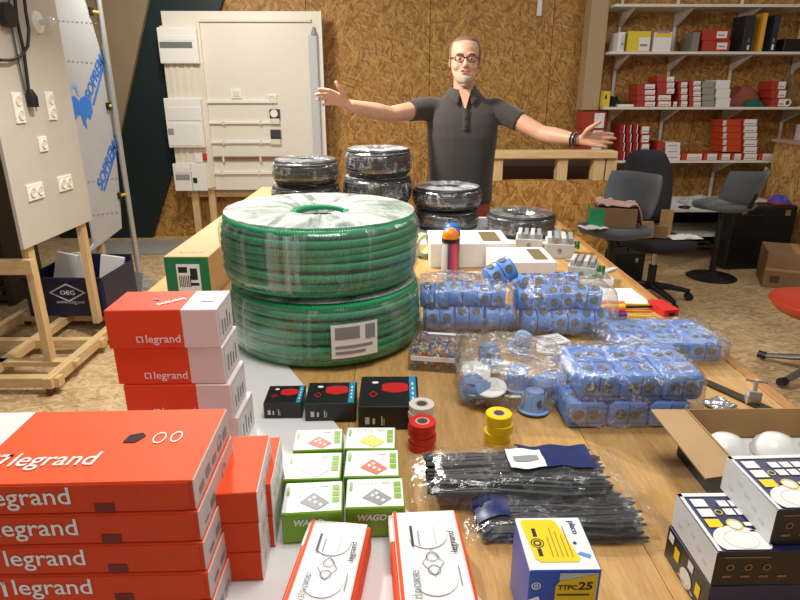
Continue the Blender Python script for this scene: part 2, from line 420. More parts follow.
make_bench('near oak topped workbench carrying the boxed supplies', BX0, BX1, BY0, 1.80, 3)
make_bench('far oak topped workbench under the black coils', -.86, BX1, 1.802, BY1, 4)
# white melamine sheets lying on the bench
WM = mat('white_melamine', (226, 226, 224), .28, var=.015)
p1 = atz(286, 366, T); p2 = atz(436, 556, T)
d = (p2-p1).normalized(); e0 = p1-d*.20; e1 = p2+d*.36
sh = MB().prism([(BX0, BY0+.02), (e1.x, max(e1.y, BY0+.02)), (e0.x, e0.y), (BX0, e0.y)], T+.0005, T+.0045).build('melamine_sheet', WM)
tag(sh, 'large thin white sheet lying under the orange boxes on the bench', 'sheet')
sh = MB().box(((.10+BX1-.05)/2, 2.98, T+.0025), (BX1-.15, .62, .004)).build('melamine_sheet', WM)
tag(sh, 'small white sheet under the black coils at the far bench end', 'sheet')
TZ = T+.005

# ------------------------------------------------------------------ red and white boxes of wiring devices
def textbox(name, label, cat, w, dp, h, loc, rz, mats, group=None, bevel=.0015, mi=0):
    t = thing(name, label, cat, loc, rz, group)
    MB().box((0, 0, h/2), (w, dp, h), mi).build('carton', mats, t, bevel=bevel, seg=1)
    return t
# middle stack (four boxes)
c, w, dp, rz = quad((109, 310), (217.5, 309), (229, 290), (121, 291.5), 1.183)
h = (1.183-TZ)/4
RW = split('red_white_split', (226, 78, 44), (226, 214, 212), 'X', w*.18)
names = ['topmost', 'second from top', 'third from top', 'lowest']
for i in range(4):
    off = [(0, 0), (.004, .004), (.012, .002), (.02, .012)][i]
    t = textbox('component_box', 'orange and white device box, %s of the upright stack beside the green coils' % names[i], 'box', w, dp, h-.0008,
                (c.x+off[0], c.y+off[1], 1.183-h*(i+1)), rz+[0, -.02, -.03, -.05][i], RW, 'orange boxes stacked beside the green coils')
    text(t, 'legrand', w*.31, WINK, (-w*.005, -dp/2, h*.22), X_, Z_, .008)
    logo_sq(t, w*.062, WINK, (-w*.215, -dp/2, h*.24), X_, Z_)
    rects(t, [(-dp*.42, h*.1, dp*.42, h*.9)], WCARD, (w/2, 0, 0), Y_, Z_, 'end_label')
    rects(t, [(-dp*.3+q*.018, h*.2, -dp*.3+q*.018+.008, h*(.5+.3*random.random())) for q in range(4)], GREYINK, (w/2, 0, 0), Y_, Z_, 'small_print', .0012)
    if i == 0:
        text(t, 'legrand', w*.26, WINK, (w*.03, -.01, h), (-.75, -.66, 0), (.66, -.75, 0), .02, name='top_lettering')
        polys(t, [disc2((0, 0), .006, 10, .004)], INK, (-w*.12, .0, h), X_, Y_, 'finger_hole')
        rects(t, [(-.012, -.022, .012, .022)], PALEINK, (w*.36, .01, h), X_, Y_, 'top_label')
# big stack, front left
ztop = 1.105; nbx = 5; h = (ztop-TZ)/nbx
q1 = atz(193, 480, ztop); q2 = atz(227, 408, ztop)
bw_, bd_ = .42, (q2-q1).length
ux = Vector((q2.y-q1.y, -(q2.x-q1.x), 0)).normalized(); rzb = math.atan2(ux.y, ux.x)
ctr = (q1+q2)/2-ux*(bw_/2)
def _loc(px, py):
    v = atz(px, py, ztop)-ctr; return v.x*math.cos(-rzb)-v.y*math.sin(-rzb), v.x*math.sin(-rzb)+v.y*math.cos(-rzb)
(xa, ya), (xb_, yb_) = _loc(40, 408), _loc(0, 445)
SLP = (xa-xb_)/(ya-yb_); THR = xa-SLP*ya
TOPM = split('lid_red_white', (226, 224, 220), (244, 92, 50), 'X', THR, ('Y', -SLP))
SIDE = mat('white_side_card', (208, 202, 196), .5, var=.04)
ODK = mat('shaded_orange_card', (222, 74, 38), .6, var=.03, spec=.15)  # lid orange with the shade of the box fronts put into its colour
for i in range(nbx):
    lab = ['topmost', 'second', 'third', 'fourth', 'lowest'][i]
    t = thing('component_box', '%s flat orange box%s of the big stack in the front left corner' % (lab, '' if i in (0, 4) else ' from top'), 'box',
              ctr+Vector((.003*i, -.002*i, 0))-Vector((0, 0, h*(i+1))), rzb-.006*i, 'flat orange boxes in the front left stack')
    MB().box((0, 0, h/2), (bw_, bd_, h-.0012), (1, 0, 1, 1, 2, 2)).build('carton', [TOPM, ODK, SIDE], t, bevel=.0012, seg=1)
    # tuck flap on the front and its thumb slot
    x0 = bw_*.5-.006
    MB().prism([(-bw_/2+.004, .002), (x0-.008, .002), (x0, .010), (x0, h-.003), (-bw_/2+.004, h-.003)], 0, .0014, 0,
               Matrix(((1, 0, 0, 0), (0, 0, -1, -bd_/2), (0, 1, 0, 0), (0, 0, 0, 1)))).build('front_flap', ODK, t)
    rects(t, [(.088, .0015, .112, .0145)], mat('slot_shadow_card', (120, 34, 20), .7, var=0), (0, -bd_/2-.0016, 0), X_, Z_, 'thumb_slot')
    text(t, 'legrand', .098, WINK, (.012, -bd_/2-.0016, h*.52), X_, Z_, .008)
    logo_sq(t, .024, WINK, (-.058, -bd_/2-.0016, h*.55), X_, Z_)
    rects(t, [(-.07+.03*q, h*.25, -.05+.03*q, h*.3+.012*random.random()) for q in range(5)], GREYINK, (bw_/2, 0, 0), Y_, Z_, 'side_print')
    ring2(t, (.03, h*.5), .008, .010, GREYINK, (bw_/2, 0, 0), Y_, Z_, 'side_emblem')
    if i == 0:
        text(t, 'legrand', .105, WINK, (.022, -bd_*.24, h), X_, Y_, .008, 1.1, .12, 'top_lettering')
        logo_sq(t, .026, WINK, (-.052, -bd_*.22, h), X_, Y_, .3)
        polys(t, [[(-.013, -.012), (.004, -.012), (.013, .004), (.006, .012), (-.010, .006)]], mat('dark_hole', (40, 14, 10), .8, var=0), (.105, bd_*.06, h), X_, Y_, 'finger_hole')
        ring2(t, (.138, bd_*.05), .007, .0085, WINK, (0, 0, h), X_, Y_, 'hand_symbol', ry=1.6)
        ring2(t, (.160, bd_*.06), .006, .0075, WINK, (0, 0, h), X_, Y_, 'hand_symbol', ry=1.8)
# the two shorter stacks behind it
def flatstack(pxs, zt, n, who, wid, lab):
    a, b = [atz(x, y, zt) for x, y in pxs]   # right front, right back corner
    dd = (b-a); u = Vector((dd.y, -dd.x, 0)).normalized(); L = dd.length; rz = math.atan2(u.y, u.x); hh = (zt-TZ)/n
    cc = (a+b)/2-u*(wid/2)
    for i in range(n):
        t = thing('component_box', 'flat orange box, %s of the %s' % (lab[i], who), 'box', (cc.x, cc.y, zt-hh*(i+1)), rz-.01*i, 'flat orange boxes in the short stacks')
        MB().box((0, 0, hh/2), (wid, L, hh-.001), (1, 0, 1, 1, 2, 2)).build('carton', [ORED, ODK, WCARD], t, bevel=.0012, seg=1)
        rects(t, [(-L*.35+.03*q, hh*.3, -L*.35+.03*q+.016, hh*.55) for q in range(4)], PALEINK, (wid/2, 0, 0), Y_, Z_, 'side_print')
flatstack([(257, 492), (270, 434.5)], 1.035, 3, 'short stack against the big front left stack', .16, ['topmost', 'middle one', 'lowest'])
flatstack([(271, 484), (281, 436.5)], 1.00, 2, 'low stack next to the white lever-connector boxes', .05, ['upper', 'lower'])
# ------------------------------------------------------------------ black hole-saw boxes
BLKC = mat('black_card', (26, 25, 27), .35, var=.05); SAWRED = mat('saw_red', (204, 30, 34), .4, var=.05); CYAN = mat('cyan_stripe', (40, 150, 190), .4, var=0)
for k, (px, yb, nm) in enumerate([(((263.5, 403), (303, 403), (306, 385), (268, 386)), 419.5, 'smallest'), (((303.5, 403.5), (357, 403), (357, 381.5), (309, 383)), 421, 'middle-sized'), (((358.5, 405.5), (411, 407), (426, 376), (360, 377)), 425, 'largest')]):
    zt_ = T+[.042, .047, .055][k]
    c, w, dp, rz = quad(*px, zt_); rz = rz*.6; hh = zt_-(TZ if k < 2 else T)
    t = textbox('hole_saw_box', 'black box with red hole saw picture, %s of the three' % nm, 'box', w-.003, dp, hh, (c.x, c.y, zt_-hh), rz, BLKC, 'black hole saw boxes')
    rects(t, [(w*.34, -dp*.49, w*.45, dp*.49)], CYAN, (0, 0, hh), X_, Y_, 'cyan_stripe')
    rects(t, [(w*.38, -dp*.3+q*dp*.16, w*.41, -dp*.3+q*dp*.16+dp*.09) for q in range(4)], WINK, (0, 0, hh), X_, Y_, 'stripe_print', .0011)
    # printed saw: rim ellipse, toothed drum
    cx, cy, rr = w*.12, dp*.08, w*.19
    cx, rr = w*.10, w*.22
    polys(t, [[(cx+rr*math.cos(R(q)), cy+rr*.5+rr*.4*math.sin(R(q))) for q in range(0, 181, 15)]+[(cx-rr, cy-rr*.35)]+[(cx-rr+2*rr*q/12, cy-rr*.35-rr*.35*math.sin(math.pi*q/12)-(q % 2)*rr*.1) for q in range(1, 12)]+[(cx+rr, cy-rr*.35)]], SAWRED, (0, 0, hh), X_, Y_, 'saw_picture')
    polys(t, [disc2((-w*.24, dp*.27), w*.06, 14, w*.045)], WINK, (0, 0, hh), X_, Y_, 'size_mark')
    ring2(t, (-w*.26, -dp*.12), w*.055, w*.075, SAWRED, (0, 0, hh), X_, Y_, 'brand_mark', 4, ry=1.5)
    rects(t, [(-w*.38, hh*.25, -w*.31, hh*.55), (-w*.26, hh*.25, -w*.22, hh*.5), (-w*.12, hh*.2, -w*.10, hh*.6), (-w*.08, hh*.2, -w*.07, hh*.5)], PALEINK, (0, -dp/2, 0), X_, Z_, 'front_print')
# ------------------------------------------------------------------ lever-connector boxes (two columns of three)
WSIDE = [WCARD, GREEN]
cols = [((281, 515), (345, 511), 'left'), ((347, 509.5), (407, 505), 'right')]
zt_ = T+.062
wag = [  # front-left, front-right, back-right, back-left of the top face
    ((292, 451.5), (342, 448.5), (344, 428), (296, 430)), ((345.5, 448.5), (398, 449), (394, 427), (345.5, 427)),
    ((284, 481), (341.5, 477), (342, 452.5), (287.5, 452.5)), ((345, 477), (402, 476), (397, 449.5), (345, 450)),
    ((281.5, 515), (343.5, 510), (342.5, 480), (284.5, 483)), ((346, 509), (407, 506), (402, 477.5), (346, 478.5))]
pic = [mat('terracotta_print', (206, 106, 80), .5, var=.1, vs=90), mat('yellow_print', (224, 206, 40), .5, var=.1, vs=90), None, mat('terracotta_print', (206, 106, 80)), GREYINK, GREYINK]
wl_ = ['with three terracotta connectors pictured, back row', 'with yellow connector strip pictured, back row', 'with glare on its lid, middle row left', 'with one terracotta connector pictured, middle row', 'with grey connector pictured, front row left', 'with grey connector pictured, front row right']
for k, px in enumerate(wag):
    c, w, dp, rz = quad(*px, zt_); hh = zt_-TZ-.0005
    t = textbox('connector_box', 'white and green box %s' % wl_[k], 'box', w-.001, dp-.001, hh, (c.x, c.y, TZ+.0005), rz*.7, [mat('glossy_white_card', (232, 232, 230), .22, var=.01, coat=.5), GREEN], 'lever connector boxes', .002, (1, 0, 1, 1, 1, 1))
    for q in range(3): rects(t, [(w*.32, dp*(.18-.2*q), w*.44, dp*(.34-.2*q))], GREEN, (0, 0, hh), X_, Y_, 'size_field')
    text(t, 'WAGO', dp*.32, GREEN, (-w*.42, dp*.2, hh), Y_, NX, .03, 1, .3, 'brand_print')
    rects(t, [(-w*.28+q*w*.07, dp*.28, -w*.25+q*w*.07, dp*.42) for q in range(5)]+[(w*.1, dp*.3, w*.25, dp*.42)], PALEINK, (0, 0, hh), X_, Y_, 'small_print')
    if pic[k] or k == 2:
        m_ = pic[k] or PALEINK
        polys(t, [[(-w*.22, -dp*.18), (w*.08, -dp*.44), (w*.28, -dp*.22), (0, dp*.12)]], m_, (0, 0, hh), X_, Y_, 'connector_picture')
        polys(t, [[(a_+x, b_+y) for x, y in ((-w*.035, 0), (0, -dp*.05), (w*.04, 0), (0, dp*.06))] for a_, b_ in ((-w*.05, -dp*.12), (w*.04, -dp*.2), (w*.13, -dp*.28), (w*.02, -dp*.05))], WINK, (0, 0, hh), X_, Y_, 'lever_picture', .0011)
    if k >= 4: text(t, 'WAGO', w*.5, WINK, (-w*.06, -dp/2, hh*.68), X_, Z_, .04, 1.1, .2, 'front_lettering')
# ------------------------------------------------------------------ open-ended switch boxes in front (white lid sheet, orange tray)
def switchbox(px, zt_, label, two):
    c, w, dp, rz = quad(*px, zt_); hh = zt_-TZ
    t = thing('switch_box', label, 'box', (c.x, c.y, TZ), rz, 'white topped switch boxes')
    MB().box((0, 0, hh*.45), (w*1.12, dp*1.02, hh*.9)).build('tray', [ORED], t, bevel=.002, seg=1)
    MB().box((-w*.36, dp*.36, hh*.45), (w*.42, dp*.32, hh*.9+.001)).build('tray_corner', [WCARD], t, bevel=.002, seg=1)
    def fn(u, v):
        x = (u-.5)*w; y = (v-.5)*dp; return (x, y, hh+.0012+.0010*math.sin(v*5)*u+.0008*noise.noise(Vector((x*20, y*20, two))))
    o = MB().grid(fn, 14, 20).build('lid_sheet', PAPER, t, smooth=60); thick(o, .0012, -1)
    e = .004
    rects(t, [(-w*.5+.001, -dp*.5, -w*.44, dp*.5)], ORED, (0, 0, hh+.0026), X_, Y_, 'orange_edge')
    text(t, 'legrand', dp*.22, INK, (w*.37, dp*.12, hh+.0042), Y_, NX, .015, 1, 0, 'brand_print')
    text(t, 'dooxie', dp*.26, GREYINK, (-w*.27, -dp*.28, hh+.0042), Y_, NX, 0, 1.1, 0, 'range_print')
    polys(t, [disc2((0, dp*.22), w*.3, 24, w*.3)], mat('pale_disc_print', (224, 224, 226), .5, var=0), (0, 0, hh+.0024), X_, Y_, 'disc_print')
    polys(t, [disc2((0.02*w, -dp*.22), w*.32, 24, w*.32)], MATS['pale_disc_print'], (0, 0, hh+.0024), X_, Y_, 'disc_print')
    ring2(t, (w*.02, -dp*.02), w*.08, w*.095, GREYINK, (0, 0, hh+.0032), X_, Y_, 'socket_drawing')
    ring2(t, (w*.02, -dp*.15), w*.08, w*.095, GREYINK, (0, 0, hh+.0032), X_, Y_, 'socket_drawing')
    ring2(t, (w*.02, -dp*.08), w*.15, w*.165, GREYINK, (0, 0, hh+.0032), X_, Y_, 'plate_drawing', 4, ry=1.6)
    for r4, m4 in (((-w*.26, dp*.1, -w*.22, dp*.32), INK), ((-w*.15, dp*.1, -w*.13, dp*.26), GREYINK), ((w*.36, -dp*.3, w*.38, -dp*.12), GREYINK), ((w*.1, dp*.12, w*.12, dp*.3), PALEINK)): rects(t, [r4], m4, (0, 0, hh+.0032), X_, Y_, 'small_print')
switchbox(((290, 611), (356, 612), (360.5, 526), (305, 519)), T+.05, 'white topped switch box with orange left edge, left of the front pair', 0)
switchbox(((396, 612), (478, 612), (453, 509), (397, 515)), T+.055, 'white topped switch box in orange tray, right of the front pair', 1)
# ------------------------------------------------------------------ blue, white and yellow screw box
zt_ = T+.115
c, w, dp, rz = quad((531, 571), (602, 570), (579, 517), (514, 517.5), zt_); hh = zt_-T
BLC = mat('royal_blue_card', (22, 74, 176), .35, var=.04); YLC = mat('yellow_card', (238, 204, 24), .4, var=.03)
t = textbox('screw_box', 'blue white and yellow screw box with open lid edge at the front', 'box', w, dp, hh, (c.x, c.y, T), rz, [BLC, WCARD, mat('blue_fade_card', (70, 92, 190), .4, var=.1, vs=8)], None, .0015, (0, 1, 0, 0, 2, 0))
polys(t, [[(-w*.4, dp*.44), (-w*.44, dp*.38), (-w*.38, -dp*.30), (-w*.30, -dp*.36), (w*.22, -dp*.36), (w*.26, -dp*.30), (w*.1, dp*.40), (w*.04, dp*.44)]], YLC, (0, 0, hh), X_, Y_, 'yellow_panel')
rects(t, [(-w*.12+q*w*.07, -dp*.28, -w*.105+q*w*.07, dp*(.1+.25*((q*37) % 10)/10)) for q in range(5)], mat('brown_print', (150, 120, 40), .5, var=0), (0, 0, hh), X_, Y_, 'small_print', .0011)
ring2(t, (-w*.28, -dp*.02), w*.035, w*.06, INK, (0, 0, hh), X_, Y_, 'emblem', eps=.0011)
ring2(t, (-w*.28, -dp*.02), w*.08, w*.095, INK, (0, 0, hh), X_, Y_, 'emblem', eps=.0011)
rects(t, [(-w*.31, dp*.10, -w*.25, dp*.26), (-w*.31, -dp*.26, -w*.25, -dp*.12)], INK, (0, 0, hh), X_, Y_, 'side_words', .0011)
text(t, 'placo', dp*.26, DKBLUE, (w*.33, dp*.28, hh), (0, -1, 0), X_, .02, 1, 0, 'brand_print')
polys(t, [disc2((w*.27, dp*-.02), w*.03, 10)], DKBLUE, (0, 0, hh), X_, Y_, 'brand_dot')
polys(t, [[(w*.24, -dp*.22), (w*.40, -dp*.30), (w*.44, -dp*.24), (w*.3, -dp*.18)]], BLUEB, (0, 0, hh), X_, Y_, 'screw_picture')
rects(t, [(-w*.08, hh*.02, w*.46, hh*.97)], mat('silver_grey_card', (190, 186, 180), .4, var=.03), (0, -dp/2, 0), X_, Z_, 'front_field')
polys(t, [[(-w*.12, hh*.05), (w*.42, hh*.05), (w*.44, hh*.95), (-w*.08, hh*.86), (-w*.13, hh*.80)]], mat('gold_card', (226, 186, 20), .35, var=.03), (0, -dp/2, 0), X_, Z_, 'yellow_panel', .0011)
text(t, 'TTPC', w*.27, INK, (w*.04, -dp/2, hh*.78), X_, Z_, .03, 1.0, .1, 'front_lettering', .0016)
text(t, '25', w*.2, INK, (w*.29, -dp/2, hh*.80), X_, Z_, .03, .9, .1, 'front_lettering', .0016)
rects(t, [(-w*.1, hh*.67, w*.36, hh*.69), (-w*.04, hh*.3, -w*.03, hh*.55), (w*.06, hh*.3, w*.07, hh*.58), (w*.12, hh*.4, w*.26, hh*.42)], INK, (0, -dp/2, 0), X_, Z_, 'small_print', .0016)
ring2(t, (-w*.40, hh*.80), w*.05, w*.065, WINK, (0, -dp/2, 0), X_, Z_, 'emblem')
ring2(t, (-w*.40, hh*.80), w*.015, w*.03, WINK, (0, -dp/2, 0), X_, Z_, 'emblem')
text(t, 'plac', hh*.4, WINK, (-w*.33, -dp/2, hh*.45), (.4, 0, -.9), (.9, 0, .4), .02, 1, 0, 'front_mark')
# ------------------------------------------------------------------ coils of conduit
def polarfilm(name, milky, streak, freq, lo, hi, gloss=.3, tint=(.92, .93, .90)):
    m = film(name, milky, gloss, .14, 1.0, bump=.9, streak=streak, lo=lo, hi=hi, tint=tint)
    t = m.node_tree; n = t.nodes
    nz = [x for x in n if x.type == 'TEX_NOISE'][0]
    tc = [x for x in n if x.type == 'TEX_COORD'][0]
    gr = n.new('ShaderNodeTexGradient'); gr.gradient_type = 'RADIAL'; t.links.new(tc.outputs['Object'], gr.inputs[0])
    ln = n.new('ShaderNodeVectorMath'); ln.operation = 'LENGTH'; t.links.new(tc.outputs['Object'], ln.inputs[0])
    m1 = n.new('ShaderNodeMath'); m1.operation = 'MULTIPLY'; m1.inputs[1].default_value = freq; t.links.new(gr.outputs['Fac'], m1.inputs[0])
    m2 = n.new('ShaderNodeMath'); m2.operation = 'MULTIPLY'; m2.inputs[1].default_value = 9; t.links.new(ln.outputs['Value'], m2.inputs[0])
    cb = n.new('ShaderNodeCombineXYZ'); t.links.new(m1.outputs[0], cb.inputs[0]); t.links.new(m2.outputs[0], cb.inputs[1])
    t.links.new(cb.outputs[0], nz.inputs['Vector']); return m
def ribbed(name, c, freq, rough=.35):
    k = NT(name); k.p.inputs['Roughness'].default_value = rough; k.p.inputs['Base Color'].default_value = rgb(*c)
    t = k.new('ShaderNodeTexCoord'); g = k.new('ShaderNodeTexGradient', gradient_type='RADIAL'); k.l(t.outputs['Object'], g.inputs[0])
    s = k.math('SINE', k.math('MULTIPLY', g.outputs['Fac'], freq*6.283)); s = k.math('MULTIPLY', k.math('ADD', s, 1), .5)
    k.l(k.mix(s, tuple(x*.72 for x in rgb(*c)[:3])+(1,), rgb(*c)), k.p.inputs['Base Color']); k.bump(s, .5, .004)
    return k.m
GRN = ribbed('green_conduit', (26, 158, 98), 240); BLK = ribbed('black_conduit', (30, 31, 35), 170, .4)
FSIDE = film('stretch_film_side', .04, .16, .12, 14, (1, 1, .06), 1.0, (.85, .92, .88), .30, lo=.52, hi=.70)
FTOP = polarfilm('stretch_film_top', .14, .55, 26, .34, .66)
FBLK = film('stretch_film_black_coil', .02, .26, .14, 24, (1, 1, .5), 1.0, (.8, .82, .84), .10, lo=.55, hi=.70, crease_glint=.35)
FBT = polarfilm('stretch_film_black_top', .12, .42, 14, .45, .72, .4, (.78, .80, .82))
FBT2 = polarfilm('stretch_film_dark_top', .04, .25, 14, .5, .75, .45, (.78, .80, .82))
def coil(label, x, y, z, Rr, hole, h, tr, m, fs, ft, seed, group, seg=96, n_in=0.0):
    rnd = random.Random(seed)
    t = thing('conduit_coil', label, 'coil', (x, y, z), rnd.random()*6, group)
    mb = MB(); rows = max(3, int(round(h/(2*tr)))); st = (h-2*tr)/(rows-1)
    def ring(rad, zz):
        ph = rnd.random()*6; am = .0025
        mb.tube([((rad+am*math.sin(2*a+ph))*math.cos(a), (rad+am*math.sin(2*a+ph))*math.sin(a), min(h-tr, max(tr, zz+tr*.35*math.sin(a+ph)))) for a in [2*math.pi*i/seg for i in range(seg)]], tr, 8, closed=True)
    for i in range(rows): ring(Rr-tr-(.006 if i in (0, rows-1) else 0)-rnd.random()*.003, tr+st*i)
    rad = Rr-3.1*tr
    while rad > hole+tr:
        ring(rad, h-tr-rnd.random()*.004); ring(rad, tr); rad -= 2.05*tr
    for i in range(rows): ring(hole+tr, tr+st*i)
    mb.build('conduit', m, t, smooth=60)
    # film: side skin with rounded shoulder, and a pulled-in top skin
    mb = MB(); N = 120
    prof = [(Rr-.03, .004), (Rr-.006, .012), (Rr+.003, .03)]+[(Rr+.004, .03+(h-.06)*q/6) for q in range(1, 6)]+[(Rr+.003, h-.03), (Rr-.006, h-.010), (Rr-.03, h+.002)]
    rs = []
    for r_, z_ in prof:
        rs.append([((r_+.003*noise.noise(Vector((9*math.cos(a)*3, 9*math.sin(a)*3, z_*12+seed))))*math.cos(a), (r_+.003*noise.noise(Vector((27*math.cos(a), 27*math.sin(a), z_*12+seed))))*math.sin(a), z_) for a in [2*math.pi*q/N for q in range(N)]])
    mb.rings(rs, cap=False); mb.build('film_side', fs, t, smooth=70)
    mb = MB(); rs = []
    for q in range(11):
        r_ = (Rr-.012)+(hole*.85-(Rr-.012))*q/10; rg = []
        for i in range(N*2):
            a = math.pi*i/N; fold = abs(noise.noise(Vector((math.cos(a)*11, math.sin(a)*11, seed)))) * .006*(.3+q/10)*(1 if q < 8 else .3)
            zz = h+.004+.006*math.sin(math.pi*min(1, q/8))+fold
            if q >= 9: zz -= .012*(q-8)
            rg.append((r_*math.cos(a), r_*math.sin(a), zz))
        rs.append(rg)
    mb.rings(rs, cap=False); mb.build('film_top', ft, t, smooth=70)
    return t
GX, GY, GR = -.19, 1.632, .268
lo_ = coil('lower green ribbed conduit coil in clear wrap with a white label', GX+.004, GY, TZ, GR, .075, .170, .0108, GRN, FSIDE, FTOP, 3, 'wrapped green coils')
up_ = coil('upper green ribbed conduit coil in clear wrap, white film over its top', GX-.004, GY, TZ+.172+.015, GR, .062, .170, .0108, GRN, FSIDE, FTOP, 8, 'wrapped green coils')
lo_.rotation_euler = (0, 0, 0); up_.rotation_euler = (R(.4), R(.6), .6)
# label wrapped on the lower coil (front, a little right)
def curved(r, a0, a1, z0, z1): return lambda u, v: (r*math.cos(a0+(a1-a0)*u), r*math.sin(a0+(a1-a0)*u), z0+(z1-z0)*v)
MB().grid(curved(GR+.009, R(-82), R(-57), .035, .125), 10, 3).build('shipping_label', PAPER, lo_, smooth=60)
for a0, a1, z0, z1 in ((-80, -67, .085, .117), (-64, -58.5, .08, .118), (-80, -60, .06, .068), (-80, -64, .045, .053)):
    MB().grid(curved(GR+.0097, R(a0), R(a1), z0, z1), 6, 1).build('label_print', GREYINK, lo_)
def bcol(px, Yv, n, hh, Rr, seed, labs, ftop=FBT):
    x = aty(px, 190, Yv).x
    for i in range(n):
        dx = [(0, 0), (.005, -.004), (-.004, .005), (.003, 0)][(i+seed) % 4] if i else (0, 0)
        coil(labs[i], x+dx[0], Yv+dx[1], T+.0045+i*(hh+.012), Rr-(.01 if (i+seed) % 2 else 0), .06, hh, .0068, BLK, FBLK, ftop, seed+i*3, 'wrapped black coils', 72)
bcol(306, 2.99, 3, .108, .168, 11, ['lowest black coil of the pile behind the long cardboard box', 'black wrapped coil in the middle of the pile before the white panel', 'topmost black wrapped coil of the pile before the white panel'], FBT2)
bcol(377.5, 3.06, 3, .122, .172, 23, ['lowest coil of the tallest black pile', 'middle coil of the tallest black pile beside the man', 'topmost coil of the tallest black pile, shiny flat top'])
bcol(447, 3.06, 2, .096, .174, 31, ['lower black coil of the pair in front of the man', 'upper black coil in white film right in front of the man'])
coil('single low black coil in crumpled grey film at the far right', aty(521, 220, 2.90).x, 2.90, T+.0045, .168, .085, .10, .0068, BLK, FBLK, FBT2, 41, 'wrapped black coils', 72)

# ------------------------------------------------------------------ long trunking carton along the left bench edge
zt_ = T+.15
fl_, bl_ = atz(163, 257, zt_), atz(262, 187, zt_); fr_ = atz(206, 262, zt_)
dv = (bl_-fl_); L = dv.length; rz = math.atan2(-dv.x, dv.y); w = (fr_-fl_).length*.87
t = thing('trunking_carton', 'long brown cardboard carton with green end along the left bench edge', 'carton', (fl_.x, fl_.y, T+.001), rz)
MB().box((w/2, L/2, .075), (w, L, .15)).build('carton', CARD, t, bevel=.002, seg=1)
rects(t, [(.002, .012, w-.002, .148)], mat('green_carton_print', (18, 120, 70), .5, var=.04), (0, 0, 0), X_, Z_, 'green_end')
rects(t, [(w*.26, .03, w*.78, .125)], PAPER, (0, 0, 0), X_, Z_, 'end_label', .0011)
rects(t, [(w*.3+.006*q, .045, w*.3+.006*q+.003, .085) for q in range(7)]+[(w*.3, .095, w*.5, .115), (w*.56, .05, w*.74, .06), (w*.56, .07, w*.72, .11)], INK, (0, 0, 0), X_, Z_, 'label_print', .0016)
rects(t, [(w*.25, L*.52, w*.75, L*.60)], MATS['green_carton_print'], (0, 0, .15), X_, Y_, 'green_print')
rects(t, [(w*.25+.014*q, .05, w*.25+.014*q+.008, .06) for q in range(6)], CARDDK, (0, 0, .15), X_, Y_, 'stamp_print')
MB().box((w+.002, L*.33, .075), (.002, L*.2, .146)).build('loose_flap', CARDDK, t)

# ------------------------------------------------------------------ tapes
def tape(label, loc, m, r=.0265, h=.015, grp=None):
    t = thing('tape_roll', label, 'tape', loc, random.random()*6, grp)
    mb = MB(); n = 32; pr_ = [(r*.52, 0), (r-.001, 0), (r, .001), (r, h-.001), (r-.001, h), (r*.52, h)]
    mb.rings([[(a*math.cos(2*math.pi*q/n), a*math.sin(2*math.pi*q/n), z) for q in range(n)] for a, z in pr_], cap=False); mb.build('tape_winding', m, t, smooth=40)
    mb = MB(); mb.rings([[(a*math.cos(2*math.pi*q/n), a*math.sin(2*math.pi*q/n), z) for q in range(n)] for a, z in [(r*.52, 0), (r*.52, h), (r*.40, h), (r*.40, 0), (r*.52, 0)]], cap=False)
    mb.build('core', mat('paper_core', (190, 170, 150), .7, var=.2, vs=300), t, smooth=40)
TR = mat('red_tape', (214, 34, 36), .28, var=.04); TY = mat('yellow_tape', (236, 200, 18), .3, var=.04); TW = mat('white_tape', (226, 220, 208), .3, var=.03)
b0 = atz(421.5, 447, T)
nm4 = ['lowest', 'second', 'third', 'topmost']
for i in range(4): tape('red tape roll, %s of the red stack%s' % (nm4[i], '' if i in (0, 3) else ' from below'), (b0.x+[0, .003, -.001, .001][i], b0.y+[0, .001, .002, -.002][i], T+.0152*i), TR, grp='red tape rolls')
b1 = atz(420.5, 430, T)
for i in range(4): tape('white tape roll, %s of the stack behind the red rolls' % nm4[i], (b1.x+[0, .002, 0, .002][i], b1.y+.004, T+.0152*i), TW, grp='white tape rolls')
b2 = atz(497, 447, T)
for i in range(4): tape('yellow tape roll, %s of the yellow stack%s' % (nm4[i], '' if i in (0, 3) else ' from below'), (b2.x+[0, -.002, .003, .0][i], b2.y+[0, .002, -.001, .001][i], T+.0192*i), TY, .0255, .019, 'yellow tape rolls')

# ------------------------------------------------------------------ marking spray cans
def can(label, x, y, zc, capc):
    t = thing('spray_can', label, 'spray can', (x, y, T))
    hgt = zc-T; r = .0325
    k = NT('can_wrap_'+capc[0]); k.p.inputs['Roughness'].default_value = .3; v = k.tc('Object')
    g = k.new('ShaderNodeTexGradient', gradient_type='RADIAL'); k.l(k.tc('Object', rot=(0, 0, R(128))), g.inputs[0])
    k.l(k.ramp(g.outputs['Fac'], [(0, rgb(60, 60, 62)), (.3, rgb(170, 170, 172)), (.52, rgb(200, 198, 196)), (.56, rgb(60, 60, 64)), (.64, rgb(196, 60, 130)), (.7, rgb(220, 90, 60)), (.8, rgb(50, 50, 54))]), k.p.inputs['Base Color'])
    MB().lathe([(r-.003, 0), (r, .003), (r, hgt*.70), (r-.004, hgt*.73), (r-.005, hgt*.75)], 32).build('can_body', k.m, t, smooth=40)
    MB().lathe([(r-.001, hgt*.735), (r+.001, hgt*.74), (r+.001, hgt*.80), (r-.001, hgt*.805)], 32).build('collar', BLACK, t, smooth=40)
    MB().lathe([(r-.0005, hgt*.806), (r-.001, hgt*.86), (r*.86, hgt*.92), (r*.6, hgt*.97), (r*.25, hgt*.995), (.001, hgt)], 32).build('cap', mat(capc[0], capc[1], .4, var=.03), t, smooth=60)
p = atz(449.5, 279, T)
zc = aty(450, 227.5, p.y).z
